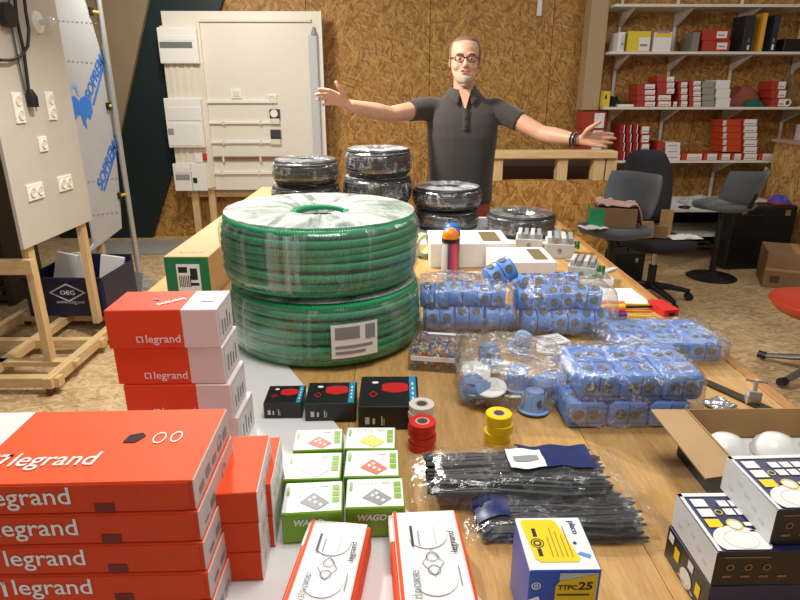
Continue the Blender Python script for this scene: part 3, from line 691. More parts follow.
can('spray can with orange dome cap standing before the white boxes', p.x, p.y, zc, ('orange_cap', (238, 140, 26)))
can('spray can with blue cap hidden behind the orange capped one', p.x+.012, p.y+.085, zc, ('blue_cap', (24, 110, 214)))
# pale green masking tape roll standing beside the coils
p = atz(427, 262, T)
mb = MB(); n = 30; r = .05
mb.rings([[(a*math.cos(2*math.pi*q/n), z, a*math.sin(2*math.pi*q/n)) for q in range(n)] for a, z in [(.035, -.02), (r, -.02), (r, .02), (.035, .02), (.035, -.02)]], cap=False)
tag(mb.build('masking_tape', mat('pale_green_tape', (176, 190, 140), .5, var=.05), None, (p.x-.012, p.y+.09, T+.05), R(35), smooth=40), 'pale green masking tape roll standing next to the green coils', 'tape')

# ------------------------------------------------------------------ white distribution boxes
for k, (px, zz, lab) in enumerate([(((430, 243.5), (512, 243.5), (500, 230), (427.5, 230)), T+.10, 'long white cardboard box behind the spray cans'), (((493, 262.5), (557.5, 262), (542.5, 247), (488, 247)), T+.088, 'white cardboard box in front of the other, nearer the blue boxes')]):
    c, w, dp, rz = quad(*px, zz); rz *= .3; hh = zz-T
    t = textbox('white_carton', lab, 'box', w, dp, hh-.001, (c.x, c.y, T+.0005), rz, WCARD, 'white cartons', .002)
    rects(t, [(w*.17, -dp*.34, w*.40, dp*.36)], mat('brown_window', (120, 104, 74), .5, var=.08), (0, 0, hh-.001), X_, Y_, 'window')
    rects(t, [(-w*.30, -dp*.45, -w*.24, dp*.45), (-w*.12, -dp*.45, -w*.10, dp*.45)], PALEINK, (0, 0, hh-.001), X_, Y_, 'pale_print')

# ------------------------------------------------------------------ terminal blocks on the right rear
LG = mat('light_grey_plastic', (202, 202, 202), .45, var=.03); MG = mat('mid_grey_plastic', (150, 150, 150), .5, var=.04); EMG = mat('emerald_plastic', (14, 140, 66), .4, var=.1)
def block(label, px, py, w, dp, hh, rz, tip=0, green=None):
    p = atz(px, py, T); t = thing('terminal_block', label, 'terminal block', (p.x, p.y+dp/2, T), rz, 'terminal block sets')
    MB().box((0, 0, hh*.35), (w, dp, hh*.7)).build('base', LG, t, bevel=.003)
    for q in range(4):
        MB().box((-w*.36+w*.24*q, 0, hh*.84), (w*.15, dp*.94, hh*.28)).build('module', [LG, MG][q % 2], t, bevel=.002)
    MB().lathe([(.002, 0), (.010, 0), (.010, .004), (.006, .004), (.006, .002), (.002, .002)], 16, M=Matrix.Translation((0, -dp/2, hh*.4)) @ Matrix.Rotation(R(90), 4, 'X')).build('screw_hole', MG, t, smooth=40)
    if green:
        mb = MB(); 
        for q in range(3): mb.box((green[0]+.013*q, green[1], green[2]+.008+.004*(q % 2)), (.011, .03, .016)); mb.lathe([(.005, 0), (.006, .012), (.004, .016)], 10, M=Matrix.Translation((green[0]+.013*q, green[1], green[2]+.016)))
        mb.build('green_connector', EMG, t, bevel=.001)
block('pale grey terminal block set between the white box and black coil', 532, 252, .115, .14, .08, R(-14))
block('grey terminal block with green connector, middle of the three', 563, 259, .12, .14, .09, R(-14), green=(.055, .05, .02))
block('nearest grey terminal block with green connector at the bench edge', 586, 283, .10, .10, .085, R(-24), green=(.045, .03, .02))
# white tray with cardboard scraps under the near block
p = atz(590, 287, T)
t = thing('parts_tray', 'low white tray with cardboard scraps at the right bench edge', 'tray', (p.x-.03, p.y, T), R(-3))
for (cx, cy, sx, sy_) in ((0, 0, .22, .003), (0, .09, .22, .003), (-.11, .045, .003, .09), (.11, .045, .003, .09)):
    MB().box((cx, cy, .015), (sx, sy_, .03)).build('tray_side', WCARD, t)
MB().box((0, .045, .001), (.22, .09, .002)).build('tray_floor', WCARD, t)
for q in range(5):
    MB().box((-.08+.04*q, .03+.02*(q % 2), .022), (.035, .03, .012), M=Matrix.Rotation(R(8*q-14), 4, 'Z')).build('cardboard_scrap', CARD if q % 2 else CARDIN, t)
for q in range(2):
    MB().box((-.05+.09*q, .012, .036), (.03, .012, .014)).build('green_clip', EMG, t, bevel=.002)
for k, (x, y, r1) in enumerate(((546, 272, 20), (575, 262, -30), (610, 271, 40))):
    p = atz(x, y, T); o = MB().box((0, 0, .004), (.08, .022, .008)).build('din_rail_piece', LG if k != 1 else CARD, None, (p.x, p.y, T), R(r1), bevel=.001)
    tag(o, ['short grey plastic rail beside the nearer white box', 'small wooden offcut between the terminal blocks', 'dark clip bar lying at the right bench edge'][k], 'offcut')

# ------------------------------------------------------------------ papers, screwdrivers, red case
def sheet(name, label, cat, px, z, m=PAPER, th=.001):
    pts = [atz(x, y, z) for x, y in px]; c = sum(pts, Vector())/4
    return tag(MB().prism([(p.x-c.x, p.y-c.y) for p in pts], 0, th).build(name, m, None, (c.x, c.y, z)), label, cat)
o = sheet('printed_sheet', 'white printed sheets lying by the right bench edge', 'paper', ((602, 305.5), (653, 306), (631, 289), (577, 289)), T+.001, PAPER, .003)
rects(o, [(-.06, -.05, .09, -.046), (-.06, -.05, -.057, -.01), (-.02, .03, .05, .032)], PALEINK, (0, 0, .003), X_, Y_, 'print_lines')
o = sheet('instruction_card', 'small white instruction card left of the double blue box stack', 'card', ((575, 363), (607, 356), (597, 346), (566, 350)), T+.001)
rects(o, [(-.02, -.012, -.012, .012), (.0, -.01, .02, .012)], GREYINK, (0, 0, .001), X_, Y_, 'print')
OR = mat('orange_handle', (236, 120, 20), .35, var=.05); YE = mat('yellow_handle', (240, 200, 30), .35, var=.05); RDH = mat('red_handle', (206, 34, 30), .4, var=.05); PUR = mat('purple_handle', (60, 44, 130), .4, var=.08)
def driver(label, x, y, rz, m1, m2, L=.10):
    p = atz(x, y, T); t = thing('screwdriver', label, 'screwdriver', (p.x, p.y, T+.012), rz, 'insulated screwdrivers')
    Mx = Matrix.Rotation(R(90), 4, 'Y')
    MB().lathe([(.004, 0), (.010, .004), (.012, .03), (.009, .055), (.011, .07), (.011, .075)], 12, M=Mx).build('handle', m1, t, smooth=40)
    MB().lathe([(.006, .074), (.0045, .08), (.004, .09+L), (.001, .092+L)], 10, M=Mx).build('shaft', m2, t, smooth=40)
driver('screwdriver with orange handle at the top of the small heap', 600, 307, R(-6), OR, YE)
driver('screwdriver with yellow handle in the middle of the heap', 601, 311, R(2), YE, BLACK, .08)
driver('screwdriver with red handle lowest in the heap', 600, 314.5, R(-3), RDH, OR, .07)
driver('screwdriver with purple handle beside the blue boxes', 601, 319, R(-4), PUR, YE, .06)
p = atz(662, 312, T)
t = thing('red_case', 'small red plastic case by the right bench edge', 'case', (p.x, p.y, T), R(8))
MB().box((0, 0, .012), (.05, .10, .024)).build('shell', RDH, t, bevel=.004)
MB().box((0, -.051, .012), (.018, .004, .01)).build('latch', BLACK, t); MB().box((0, 0, .024), (.052, .102, .003)).build('seam', RDH, t, bevel=.001)

# ------------------------------------------------------------------ blue multi-gang boxes
def rrect(w, h, r, n=5):
    out = []
    for cx, cy, a0 in ((w/2-r, h/2-r, 0), (-w/2+r, h/2-r, 90), (-w/2+r, -h/2+r, 180), (w/2-r, -h/2+r, 270)):
        for q in range(n+1): a = R(a0+90*q/n); out.append((cx+r*math.cos(a), cy+r*math.sin(a)))
    return out
MXZ = Matrix(((1, 0, 0, 0), (0, 0, 1, 0), (0, 1, 0, 0), (0, 0, 0, 1)))       # x,y -> x,z ; z -> y
PALEB = mat('pale_blue_plastic', (150, 190, 240), .4, var=.03)
def bluebox(label, loc, rz, w=.085, dp=.15, h=.060):
    t = thing('flush_box', label, 'junction box', loc, rz, 'blue multi-gang flush boxes')
    M0 = Matrix.Translation((0, 0, h/2)) @ MXZ
    MB().rings([[(x*s_, y_ , x2*s_) for x, x2 in rrect(w, h, .014)] for s_, y_ in ((.9, 0), (.985, .004), (.985, dp-.01), (1.0, dp-.008), (1.0, dp))], M=Matrix.Translation((0, 0, h/2))).build('shell', BLUEB, t, smooth=50)
    for (x, y) in ((-w*.2, dp*.22), (w*.16, dp*.22), (-w*.2, dp*.66), (w*.14, dp*.70)):
        MB().lathe([(.0001, 0), (.0115, 0), (.0115, .0015), (.009, .0022), (.0001, .0022)], 18, M=Matrix.Translation((x, y, h-.0012))).build('grommet', GROM, t, smooth=40)
    for x in (-w*.2, w*.18):
        MB().lathe([(.0001, 0), (.012, 0), (.012, .0015), (.009, .0022), (.0001, .0022)], 18, M=Matrix.Translation((x, .0012, h*.52)) @ Matrix.Rotation(R(90), 4, 'X')).build('grommet', GROM, t, smooth=40)
    rects(t, [(-w*.34, dp*.42, -w*.05, dp*.44), (w*.02, dp*.40, w*.34, dp*.42), (w*.04, dp*.48, w*.3, dp*.49), (-w*.3, dp*.88, w*.0, dp*.89)], DKBLUE, (0, 0, h), X_, Y_, 'moulded_lines', .0015)
    rects(t, [(-.0012, h*.1, .0012, h*.92), (-w*.42, h*.18, w*.42, h*.2), (w*.05, h*.82, w*.4, h*.84)], DKBLUE, (0, 0, 0), X_, Z_, 'rib_lines', .0012)
    return t
pA = atz(693, 428, T); pB = atz(721, 362, T)
w_ = .087
pos3 = ['left', 'middle', 'right']
for i in range(3):
    bluebox('blue flush box, %s one in the bottom layer of the double stack' % pos3[i], (pA.x-w_*(2.5-i)-.008, pA.y+.003, T), R(1))
    bluebox('blue flush box, %s one in the top layer of the double stack' % pos3[i], (pA.x-w_*(2.5-i)+.012, pA.y+.006, T+.0615), R(-1))
    bluebox('blue flush box, %s one of the row behind the double stack' % pos3[i], (pB.x-w_*(2.5-i), pB.y+.004, T), R(-2), .086, .16, .056)
bag('clear_bag', 'clear crinkled bag around the two layers of blue boxes', (pA.x-w_*1.5+.006, pA.y+.075, T+.068), (.148, .098, .067), 0, 1, .007, 30)
bag('clear_bag', 'clear crinkled bag around the single row of blue boxes', (pB.x-w_*1.5-.005, pB.y+.08, T+.034), (.165, .105, .033), R(-2), 2, .007, 30)
# ------------------------------------------------------------------ round flush boxes in bags
def roundbox(label, c, rot):
    t = thing('round_flush_box', label, 'junction box', c, 0, 'blue round flush boxes'); t.rotation_euler = rot; t.scale = (1.06, 1.12, 1.12)
    Mx = Matrix.Rotation(R(90), 4, 'Y') @ Matrix.Translation((0, 0, -.039))
    MB().lathe([(.027, 0), (.0325, .003), (.0325, .034), (.0335, .036), (.0335, .042), (.0325, .044), (.0325, .075), (.0335, .077), (.027, .078)], 24, M=Mx).build('shell', BLUEB, t, smooth=40)
    for a in (90, 30, 150, -90):
        for x in (-.02, .019):
            Mg = Matrix.Rotation(R(a-90), 4, 'X') @ Matrix.Translation((x, 0, .0318)) 
            MB().lathe([(.0001, 0), (.0115, 0), (.0105, .0018), (.0001, .0022)], 14, M=Mg).build('grommet', GROM, t, smooth=40)
    MB().lathe([(.0337, .0375), (.0339, .039), (.0337, .0405)], 24, M=Mx, cap=False).build('seam_ring', DKBLUE, t)
def cyl(px, py, Yv, lab, rz=0, ry=0, zz=None):
    p = aty(px, py, Yv)
    if zz is not None: p.z = zz
    p.y += random.uniform(-.008, .008)
    roundbox('blue round flush box, '+lab, p, (random.uniform(-.8, .8), R(ry), R(rz+random.uniform(-5, 5))))
r0, r1 = T+.0385, T+.0385+.064
for i, px in enumerate((534.5, 563, 591)): cyl(px, 322, 1.615, '%s one of the lower row right of the bag heap' % ['left', 'middle', 'right'][i], zz=r0)
for i, px in enumerate((529, 556.5, 585)): cyl(px, 300, 1.635, '%s one of the upper row at the right' % ['left', 'middle', 'right'][i], zz=r1, ry=[0, 0, 7][i], rz=[0, 2, -8][i])
for i, px in enumerate((438, 468, 498)): cyl(px, 320, 1.645, '%s one of the lower row behind the marker case' % ['left', 'middle', 'right'][i], zz=r0)
for i, px in enumerate((434.5, 461.5, 490)): cyl(px, 300, 1.665, '%s one of the upper row beside the green coils' % ['left', 'middle', 'right'][i], zz=r1, rz=[0, 1, -1][i])
cyl(499, 281, 1.69, 'tilted one on top of the left heap', 14, -24, T+.160)
cyl(455, 292, 1.76, 'one lying at the back of the left heap', 6, 0, T+.075)
cyl(530, 286, 1.72, 'one lying at the back of the right heap', -3, 0, T+.112)
cyl(564, 283, 1.74, 'rearmost one near the nearer white box', 4, 0, T+.105)
pl = aty(464, 305, 1.70); pr2 = aty(560, 310, 1.67)
bag('clear_bag', 'clear bag around the left heap of round blue boxes', (pl.x, 1.675, T+.078), (.148, .095, .077), 0, 5, .012, 34)
bag('clear_bag', 'clear bag around the right heap of round blue boxes', (pr2.x, 1.65, T+.074), (.145, .095, .073), 0, 6, .012, 34)
# ------------------------------------------------------------------ marker case
zt_ = T+.052
c, w, dp, rz = quad((410, 354), (452, 357), (475, 327), (421, 321), zt_)
CLEAR = film('clear_polystyrene', .01, .22, .05, 6, bump=.05)
w = .125; dp = .135; rz = R(-10)
t = thing('marker_case', 'clear plastic case full of coloured wire markers', 'case', (c.x-.012, c.y-.025, T), rz)
for nm_, cc, ss in (('case_side', (0, -dp/2, .026), (w, .002, .05)), ('case_side', (0, dp/2, .026), (w, .002, .05)), ('case_side', (-w/2, 0, .026), (.002, dp, .05)), ('case_side', (w/2, 0, .026), (.002, dp, .05)), ('case_floor', (0, 0, .001), (w, dp, .002)), ('lid', (0, 0, .0525), (w+.004, dp+.004, .003))):
    MB().box(cc, ss).build(nm_, CLEAR, t, bevel=.0006, seg=1)
MB().box((0, -dp/2-.002, .036), (w*.9, .002, .012)).build('label_strip', PAPER, t)
MB().box((.01, dp/2-.012, .0545), (w*.6, .012, .001)).build('lid_label', PAPER, t)
MB().box((w*.25, -dp/2-.004, .046), (.02, .004, .012)).build('clasp', CLEAR, t)
mc = [mat('marker_%d' % i, c_, .4, var=0) for i, c_ in enumerate([(40, 90, 200), (200, 40, 40), (235, 200, 30), (40, 160, 80), (60, 190, 210), (220, 120, 30), (110, 50, 140), (235, 235, 235)])]
mb = MB(); rm = random.Random(4)
for q in range(520):
    M_ = Matrix.Translation((rm.uniform(-.46, .46)*w, rm.uniform(-.45, .40)*dp, .004+.040*rm.random()**.6)) @ Euler((rm.random()*6, rm.random()*6, rm.random()*6)).to_matrix().to_4x4()
    mb.box((0, 0, 0), (.008, .005, .005), rm.randrange(8), M_)
o = mb.build('wire_markers', mc, t); o['kind'] = 'stuff'
# ------------------------------------------------------------------ ceiling-rose cups in a bag
CUPB = mat('dusty_blue_plastic', (130, 162, 208), .4, var=.04)
def cup(label, px, py, z, rot, grom=True):
    p = atz(px, py, z); t = thing('ceiling_cup', label, 'ceiling cup', p, 0, 'blue ceiling cups'); t.rotation_euler = rot
    t.scale = (.9, .9, .9)
    MB().lathe([(.020, .002), (.030, .002), (.038, 0), (.0385, .003), (.031, .005), (.027, .03), (.022, .052), (.014, .055), (.0005, .055)], 26).build('dome', CUPB, t, smooth=40)
    for a in range(0, 360, 60):
        MB().box((.0285, 0, .026), (.004, .0025, .04), M=Matrix.Rotation(R(a+20), 4, 'Z')).build('rib', PALEB, t)
    if grom:
        for a in (250, 310):
            MB().lathe([(.0001, 0), (.0105, 0), (.0095, .0018), (.0001, .002)], 14, M=Matrix.Rotation(R(a), 4, 'Z') @ Matrix.Translation((.0265, 0, .026)) @ Matrix.Rotation(R(82), 4, 'Y')).build('grommet', GROM, t, smooth=40)
cup('blue ceiling cup lying on its side nearest the marker case', 472, 388, T+.036, (R(70), 0, R(30)))
cup('blue ceiling cup standing upright at the upper left of the bag', 490, 362, T+.03, (R(-8), R(-6), .3))
cup('blue ceiling cup at the back of the bag', 520, 349, T+.025, (R(10), R(8), 0.1))
cup('bright blue ceiling cup standing in the middle of the bag', 516, 386, T+.036, (R(4), R(3), 0), False)
cup('blue ceiling cup with rim on the bench, front right of bag', 533, 410, T+.003, (R(-3), R(5), .7))
cup('blue ceiling cup lying sideways at the right of the bag', 548, 385, T+.036, (R(80), 0, R(-60)))
for k, (x, y, z, rt_) in enumerate(((491, 388, T+.05, (R(10), R(-6), 0)), (476, 372, T+.045, (R(20), R(10), 0)))):
    p = atz(x, y, z); o = MB().lathe([(.0005, 0), (.034, 0), (.035, .002), (.033, .004), (.0005, .0045)], 28).build('cup_lid', WHITE, None, p, smooth=40); o.rotation_euler = rt_
    tag(o, ['round white cup lid showing its face in the clear bag', 'round white cup lid half hidden behind the cups'][k], 'lid')
o = cup_bk = atz(503, 404, T)
t = thing('dark_cup', 'dark grey rubber cup base lying under the white lid', 'ceiling cup', (cup_bk.x-.014, cup_bk.y, T), 0)
MB().lathe([(.028, 0), (.032, .002), (.034, .03), (.03, .032), (.026, .006), (.0005, .006)], 24).build('shell', mat('smoke_plastic', (110, 112, 112), .35, var=.15), t, smooth=40)
MB().box((.03, -.02, .03), (.035, .012, .0015)).build('tag', PAPER, t)
p = atz(507, 396, T)
bag('clear_bag', 'clear bag around the blue ceiling cups', (p.x+.008, p.y+.042, T+.050), (.120, .118, .051), R(-8), 9, .013, 34)
for k, (x, y, z, r1) in enumerate(((556, 346, T+.012, 8), (553, 350, T+.021, -14), (551, 340, T+.028, 20))):
    p = atz(x, y, z); t = thing('screw_sachet', ['lowest', 'middle', 'topmost'][k]+' white leaflet pack beside the blue ceiling cups', 'leaflet', p, R(r1), 'white leaflet packs')
    MB().box((0, 0, 0), (.085, .06, .006)).build('leaflet', WCARD, t, bevel=.001, seg=1)
    rects(t, [(-.03, -.02+.012*q, .03, -.016+.012*q) for q in range(3)]+[(-.035, .015, -.01, .025)], GREYINK, (0, 0, .003), X_, Y_, 'print')
# ------------------------------------------------------------------ cable tie packs
TIE = mat('black_nylon', (16, 17, 21), .5, var=.1); NAVY = mat('navy_header', (22, 34, 92), .4, var=.05)
def ties(label, pa, pb, wid, zb, n, hdr, lbl, seed, hv=(.12, .88)):
    a = atz(*pa, T); b = atz(*pb, T); dd = b-a; L = dd.length; rz = math.atan2(dd.y, dd.x); rnd = random.Random(seed)
    t = thing('cable_tie_pack', label, 'cable ties', (a.x, a.y, zb), rz, 'packs of cable ties')
    for q in range(n):
        y = (rnd.random()-.5)*wid*.8; z = .006+.022*rnd.random()*(1-(abs(y)/(wid*.55))**2)
        y2 = y+rnd.uniform(-.02, .02)
        MB().tube([(.02+rnd.random()*.02, y, z), (L*.3, y*1.05+.004*math.sin(q), z+.003), (L*.7, y2, z), (L-.03-rnd.random()*.02, y2*.95, z)], (.0032), 4, flat=.5).build('tie', TIE, t)
        MB().box((.02+rnd.random()*.01, y, z), (.010, .008, .006)).build('tie_head', TIE, t)
    def skin(s_):
        def fn(u, v):
            x = L*(1.08*u-.03); y = (v-.5)*wid*1.18; e = min(1, 6*min(u, 1-u)+.05)*min(1, 5*min(v, 1-v)+.02)
            zz = .003+s_*.031*e**.6+.006*s_*noise.noise(Vector((x*30, y*34, seed+s_*5))); return (x, y+.008*noise.noise(Vector((x*14, y*9, seed))), max(.001, zz))
        return fn
    MB().grid(skin(1), 44, 26).build('clear_sleeve', TBAG, t, smooth=60)
    x0, x1 = hdr; f = skin(1)
    def hfn(u, v):
        p_ = f((x0+(x1-x0)*u), hv[0]+(hv[1]-hv[0])*v); return (p_[0], p_[1], p_[2]+.0022)
    MB().grid(hfn, 10, 14).build('header_card', NAVY, t, smooth=60)
    if lbl:
        def lfn(u, v):
            p_ = f(lbl[0]+(lbl[1]-lbl[0])*u, lbl[2]+(lbl[3]-lbl[2])*v); return (p_[0], p_[1], p_[2]+.0035)
        MB().grid(lfn, 8, 8).build('white_label', PAPER, t, smooth=60)
        def l2(u, v):
            p_ = f(lbl[0]+(lbl[1]-lbl[0])*(.15+.7*u), lbl[2]+(lbl[3]-lbl[2])*(.35+.3*v)); return (p_[0], p_[1], p_[2]+.0045)
        MB().grid(l2, 6, 3).build('label_print', GREYINK, t)
    return t
ties('lower clear pack of black cable ties, right end showing', (468, 526), (655, 519), .10, T, 70, (.06, .22), None, 5, (.30, .85))
ties('upper clear pack of black cable ties with white label', (416, 492), (618, 489), .125, T+.026, 110, (.50, .82), (.44, .60, .36, .72), 2, (.36, .97))
# ------------------------------------------------------------------ downlight boxes at the right
DLN = mat('indigo_card', (40, 42, 84), .35, var=.04); DLB = mat('brown_black_card', (38, 32, 30), .35, var=.08)
LGC = mat('light_card', (222, 222, 222), .4, var=.03)
def ledbox(label, x0, y0, z, rz, w=.17, dp=.118, h=.055):
    t = thing('downlight_box', label, 'box', (x0, y0, z), rz, 'downlight boxes')
    MB().box((w/2, dp/2, h/2), (w, dp, h-.0006), (2, 0, 1, 1, 2, 2)).build('carton', [DLN, DLB, LGC], t, bevel=.001, seg=1)
    rects(t, [(0.001, dp*.93, w, dp*.995), (.001, .001, .006, dp)], LGC, (0, 0, h), X_, Y_, 'lid_border')
    rects(t, [(.012, dp*.74, .032, dp*.88), (.012, dp*.56, .032, dp*.70)], WCARD, (0, 0, h), X_, Y_, 'picture_field', .0009)
    rects(t, [(.012, dp*.38, .032, dp*.52)], YLC, (0, 0, h), X_, Y_, 'yellow_field', .0009)
    rects(t, [(.048+.017*(q % 6), dp*(.74-.15*(q//6)), .062+.017*(q % 6), dp*(.85-.15*(q//6))) for q in range(12)], WCARD, (0, 0, h), X_, Y_, 'symbol_field', .0009)
    ring2(t, (.040, dp*.64), .004, .0052, YLC, (0, 0, h), X_, Y_, 'gold_ring', eps=.0009)
    polys(t, [disc2((.048, dp*.42), .0085, 20)], WCARD, (0, 0, h), X_, Y_, 'small_lamp_picture', .0014)
    ring2(t, (.048, dp*.42), .0085, .0105, YLC, (0, 0, h), X_, Y_, 'gold_ring', eps=.0018)
    polys(t, [[(x, max(.003, y)) for x, y in disc2((.042, dp*.16), .036, 28, .029)]], WCARD, (0, 0, h), X_, Y_, 'lamp_picture', .0009)
    ring2(t, (.042, dp*.18), .0215, .0228, PALEINK, (0, 0, h), X_, Y_, 'lamp_picture_rim', eps=.0012, ry=.75)
    rects(t, [(.062, dp*.40, .105, dp*.46), (.062, dp*.30, .085, dp*.33)], WINK, (0, 0, h), X_, Y_, 'title_print', .0009)
    for q in range(3):
        ring2(t, (.02+.024*q, h*.55), .0035, .0052, mat('bronze_print', (150, 110, 70), .5, var=0), (0, 0, 0), X_, Z_, 'front_symbol')
    rects(t, [(.012+.024*q, h*.25, .024+.024*q, h*.31) for q in range(4)]+[(.01, h*.82, .07, h*.86)], MATS['bronze_print'], (0, 0, 0), X_, Z_, 'front_print')
    rects(t, [(-dp*.85+.018*q, h*(.3+.12*((q*3) % 4)), -dp*.85+.018*q+.010, h*(.36+.12*((q*3) % 4))) for q in range(5)], PALEINK, (0, 0, 0), NY, Z_, 'side_print')
    return t
f2 = atz(718, 552, .992); f1 = atz(778, 510, 1.048)
lb1 = ledbox('topmost downlight box, shifted to the right of the stack', f1.x, f1.y, .993, R(1.5))
ledbox('downlight box in the middle of the front right stack', f2.x, f2.y, .937, R(0), .22)
t = thing('downlight_box', 'lowest dark downlight box lying on its side, front right', 'box', (f2.x+.0, f2.y, T), R(1), 'downlight boxes')
MB().box((.11, .059, .028), (.22, .12, .0555), (1, 0, 0, 1, 1, 1)).build('carton', [DLN, DLB, LGC], t, bevel=.001, seg=1)
rects(t, [(-.112, .036, -.098, .05), (-.055, .036, -.041, .05)], WCARD, (0, 0, 0), NY, Z_, 'picture_field')
rects(t, [(-.092, .02, -.078, .04), (-.03, .015, -.018, .035)], YLC, (0, 0, 0), NY, Z_, 'yellow_field')
polys(t, [disc2((-.055, .016), .016, 24, .014)], WCARD, (0, 0, 0), NY, Z_, 'lamp_picture')
rects(t, [(-.075+.012*q, .006, -.067+.012*q, .009) for q in range(4)], PALEINK, (0, 0, 0), NY, Z_, 'side_print')
rects(t, [(.05, .02, .2, .05)], LGC, (0, 0, 0), X_, Z_, 'front_field')
rects(t, [(.012, .048, .05, .052)], WINK, (0, 0, 0), X_, Z_, 'front_print')
# open carton with domed lamps behind
ox, oy = atz(676, 470, T).x, atz(708, 494, T).y
ox = .555; oy = .79; ow, od, oh = .30, .205, .098
t = thing('open_carton', 'open black and brown carton with folded out flap behind the downlight boxes', 'carton', (ox, oy, T), R(0))
CBK = mat('carton_black', (24, 24, 28), .45, var=.06)
for nm_, cc, ss in (('wall_front', (ow/2, 0, oh/2), (ow, .002, oh)), ('wall_rear', (ow/2, od, oh/2), (ow, .002, oh)), ('wall_side', (0, od/2, oh/2), (.002, od, oh)), ('wall_side', (ow, od/2, oh/2), (.002, od, oh)), ('carton_floor', (ow/2, od/2, .001), (ow, od, .002))):
    MB().box(cc, ss).build(nm_, CBK, t)
for cc, ss in (((ow/2, od-.0025, oh/2+.003), (ow-.006, .002, oh)), ((.0025, od/2, oh/2+.003), (.002, od-.006, oh)), ((ow-.0025, od/2, oh/2+.003), (.002, od-.006, oh)), ((ow/2, .0025, oh/2+.003), (ow-.006, .002, oh))): MB().box(cc, ss).build('wall_lining', CARDIN, t)
def flap(nm, pts, m):
    o = MB().add(pts, [tuple(range(len(pts)))]).build(nm, m, t); thick(o, .003, 0); return o
flap('flap', [(0, .005, oh), (-.062, .0, oh-.006), (-.066, od-.002, oh+.002), (0, od, oh)], CARD)
MB().box((ow/2, od/2, oh*.38), (ow-.012, od-.012, .004)).build('insert_tray', WCARD, t)
for q in range(3):
    for r_ in range(2):
        pp = (.055+.092*q, .055+.09*r_, oh*.40)
        o = MB().lathe([(.0405, 0), (.042, .004), (.036, .02), (.024, .032), (.008, .037), (.0005, .0375)], 28).build('lamp_dome', mat('satin_dome', (226, 226, 222), .25, var=.02), None, (ox+pp[0], oy+pp[1], T+pp[2]+.002), smooth=60)
        tag(o, 'white lamp dome in the open carton, %s row, %s from its left side' % (['front', 'back'][r_], ORD[q]), 'lamp', 'white lamp domes')
# dark steel bar, clamp and foil sachet at the right edge
p = atz(735, 396, T)
MB_ = MB().prism([(-.09, -.012), (.09, -.014), (.09, .016), (-.07, .012)], 0, .006)
tag(MB_.build('steel_bar', mat('dark_steel', (66, 50, 34), .5, metal=.4, var=.15), None, (p.x-.005, p.y+.005, T), R(-63), bevel=.001), 'dark flat bar lying between the blue boxes and the bench edge', 'bar')
p = atz(757, 408, T)
t = thing('toggle_clamp', 'small grey metal clamp behind the open carton', 'clamp', (p.x, p.y+.02, T+.0), R(-20))
MB().box((0, 0, .012), (.03, .022, .024)).build('jaw', METAL, t, bevel=.003); MB().tube([(0, 0, .024), (0, 0, .06)], .005, 10).build('screw', METAL, t)
MB().tube([(-.022, 0, .056), (.022, 0, .056)], .0025, 8).build('handle_bar', CHROME, t); MB().box((0, -.014, .028), (.026, .006, .018)).build('pad', MATS['mid_grey_plastic'], t, bevel=.002)
p = atz(718, 406, T); o = MB().grid(lambda u, v: ((u-.5)*.06, (v-.5)*.05, .004+.005*noise.noise(Vector((u*5, v*5, 2)))), 12, 10).build('foil_sachet', mat('silver_foil', (190, 190, 196), .2, metal=.8, var=.1), None, (p.x, p.y, T+.002), .4, smooth=60)
tag(thick(o, .002), 'small crumpled silver sachet beside the dark flat bar', 'sachet')
# ------------------------------------------------------------------ demonstration panel on legs at the back wall
DY = 6.42
pA_ = aty(163, 9, DY); pB_ = aty(320.5, 13, DY); pC_ = aty(178, 190, DY)
bx0, bx1, bz0, bz1 = -2.21, -.675, .55, 2.27
t = thing('demo_panel', 'white wiring demonstration panel on wooden legs against the back wall', 'demo panel', ((bx0+bx1)/2, DY, 0))
bw2 = bx1-bx0; hw = bw2/2
CREAM = mat('cream_board', (228, 222, 208), .45, var=.02)
MB().box((0, .012, (bz0+bz1)/2), (bw2, .024, bz1-bz0)).build('board', CREAM, t, bevel=.002)
MB().box((hw+.006, .012, (bz0+bz1)/2), (.012, .06, bz1-bz0)).build('edge_frame', WHITE, t)
for x in (-hw+.12, -hw+.30, hw-.15, hw-.35): MB().box((x, .05, .28+.12), (.07, .045, .8)).build('leg', PINE, t)
MB().box((0, .096, .5), (bw2*.96, .045, .07)).build('rail', PINEX, t)
def lp(px, py): p = aty(px, py, DY); return p.x-(bx0+bx1)/2, p.z
def onboard(nm, x0, y0, x1, y1, th, m, bev=.004):
    ym = (y0+y1)/2; a = lp(x0, ym)[0], lp(x0, y0)[1]; b = lp(x1, ym)[0], lp(x1, y1)[1]
    return MB().box(((a[0]+b[0])/2, -th/2, (a[1]+b[1])/2), (abs(b[0]-a[0]), th, abs(a[1]-b[1]))).build(nm, m, t, bevel=bev)
IVORY = mat('ivory_plastic', (226, 218, 200), .4, var=.02); ANTH = mat('anthracite_plastic', (58, 60, 64), .4, var=.05)
onboard('column_tray', 170, 26, 205, 188, .03, IVORY)
for xx in (176, 182, 190, 196): onboard('column_rib', xx, 27, xx+2, 187, .042, CREAM, .002)
o = onboard('consumer_unit', 161.5, 28, 200, 64, .09, WHITE, .01); onboard('unit_window', 163, 42.5, 195, 48.5, .096, mat('smoked_window', (120, 122, 120), .2, var=.1), .002)
onboard('unit_cover', 164, 36, 196, 41, .094, WHITE, .002)
onboard('meter_cabinet', 169, 98, 205, 147, .09, WHITE, .01); onboard('cabinet_door', 171, 107, 203, 120, .096, WHITE, .003); onboard('cabinet_door', 171, 123, 203, 145, .096, WHITE, .003); onboard('cabinet_lock', 171.5, 128, 177, 134, .1, MG, .002)
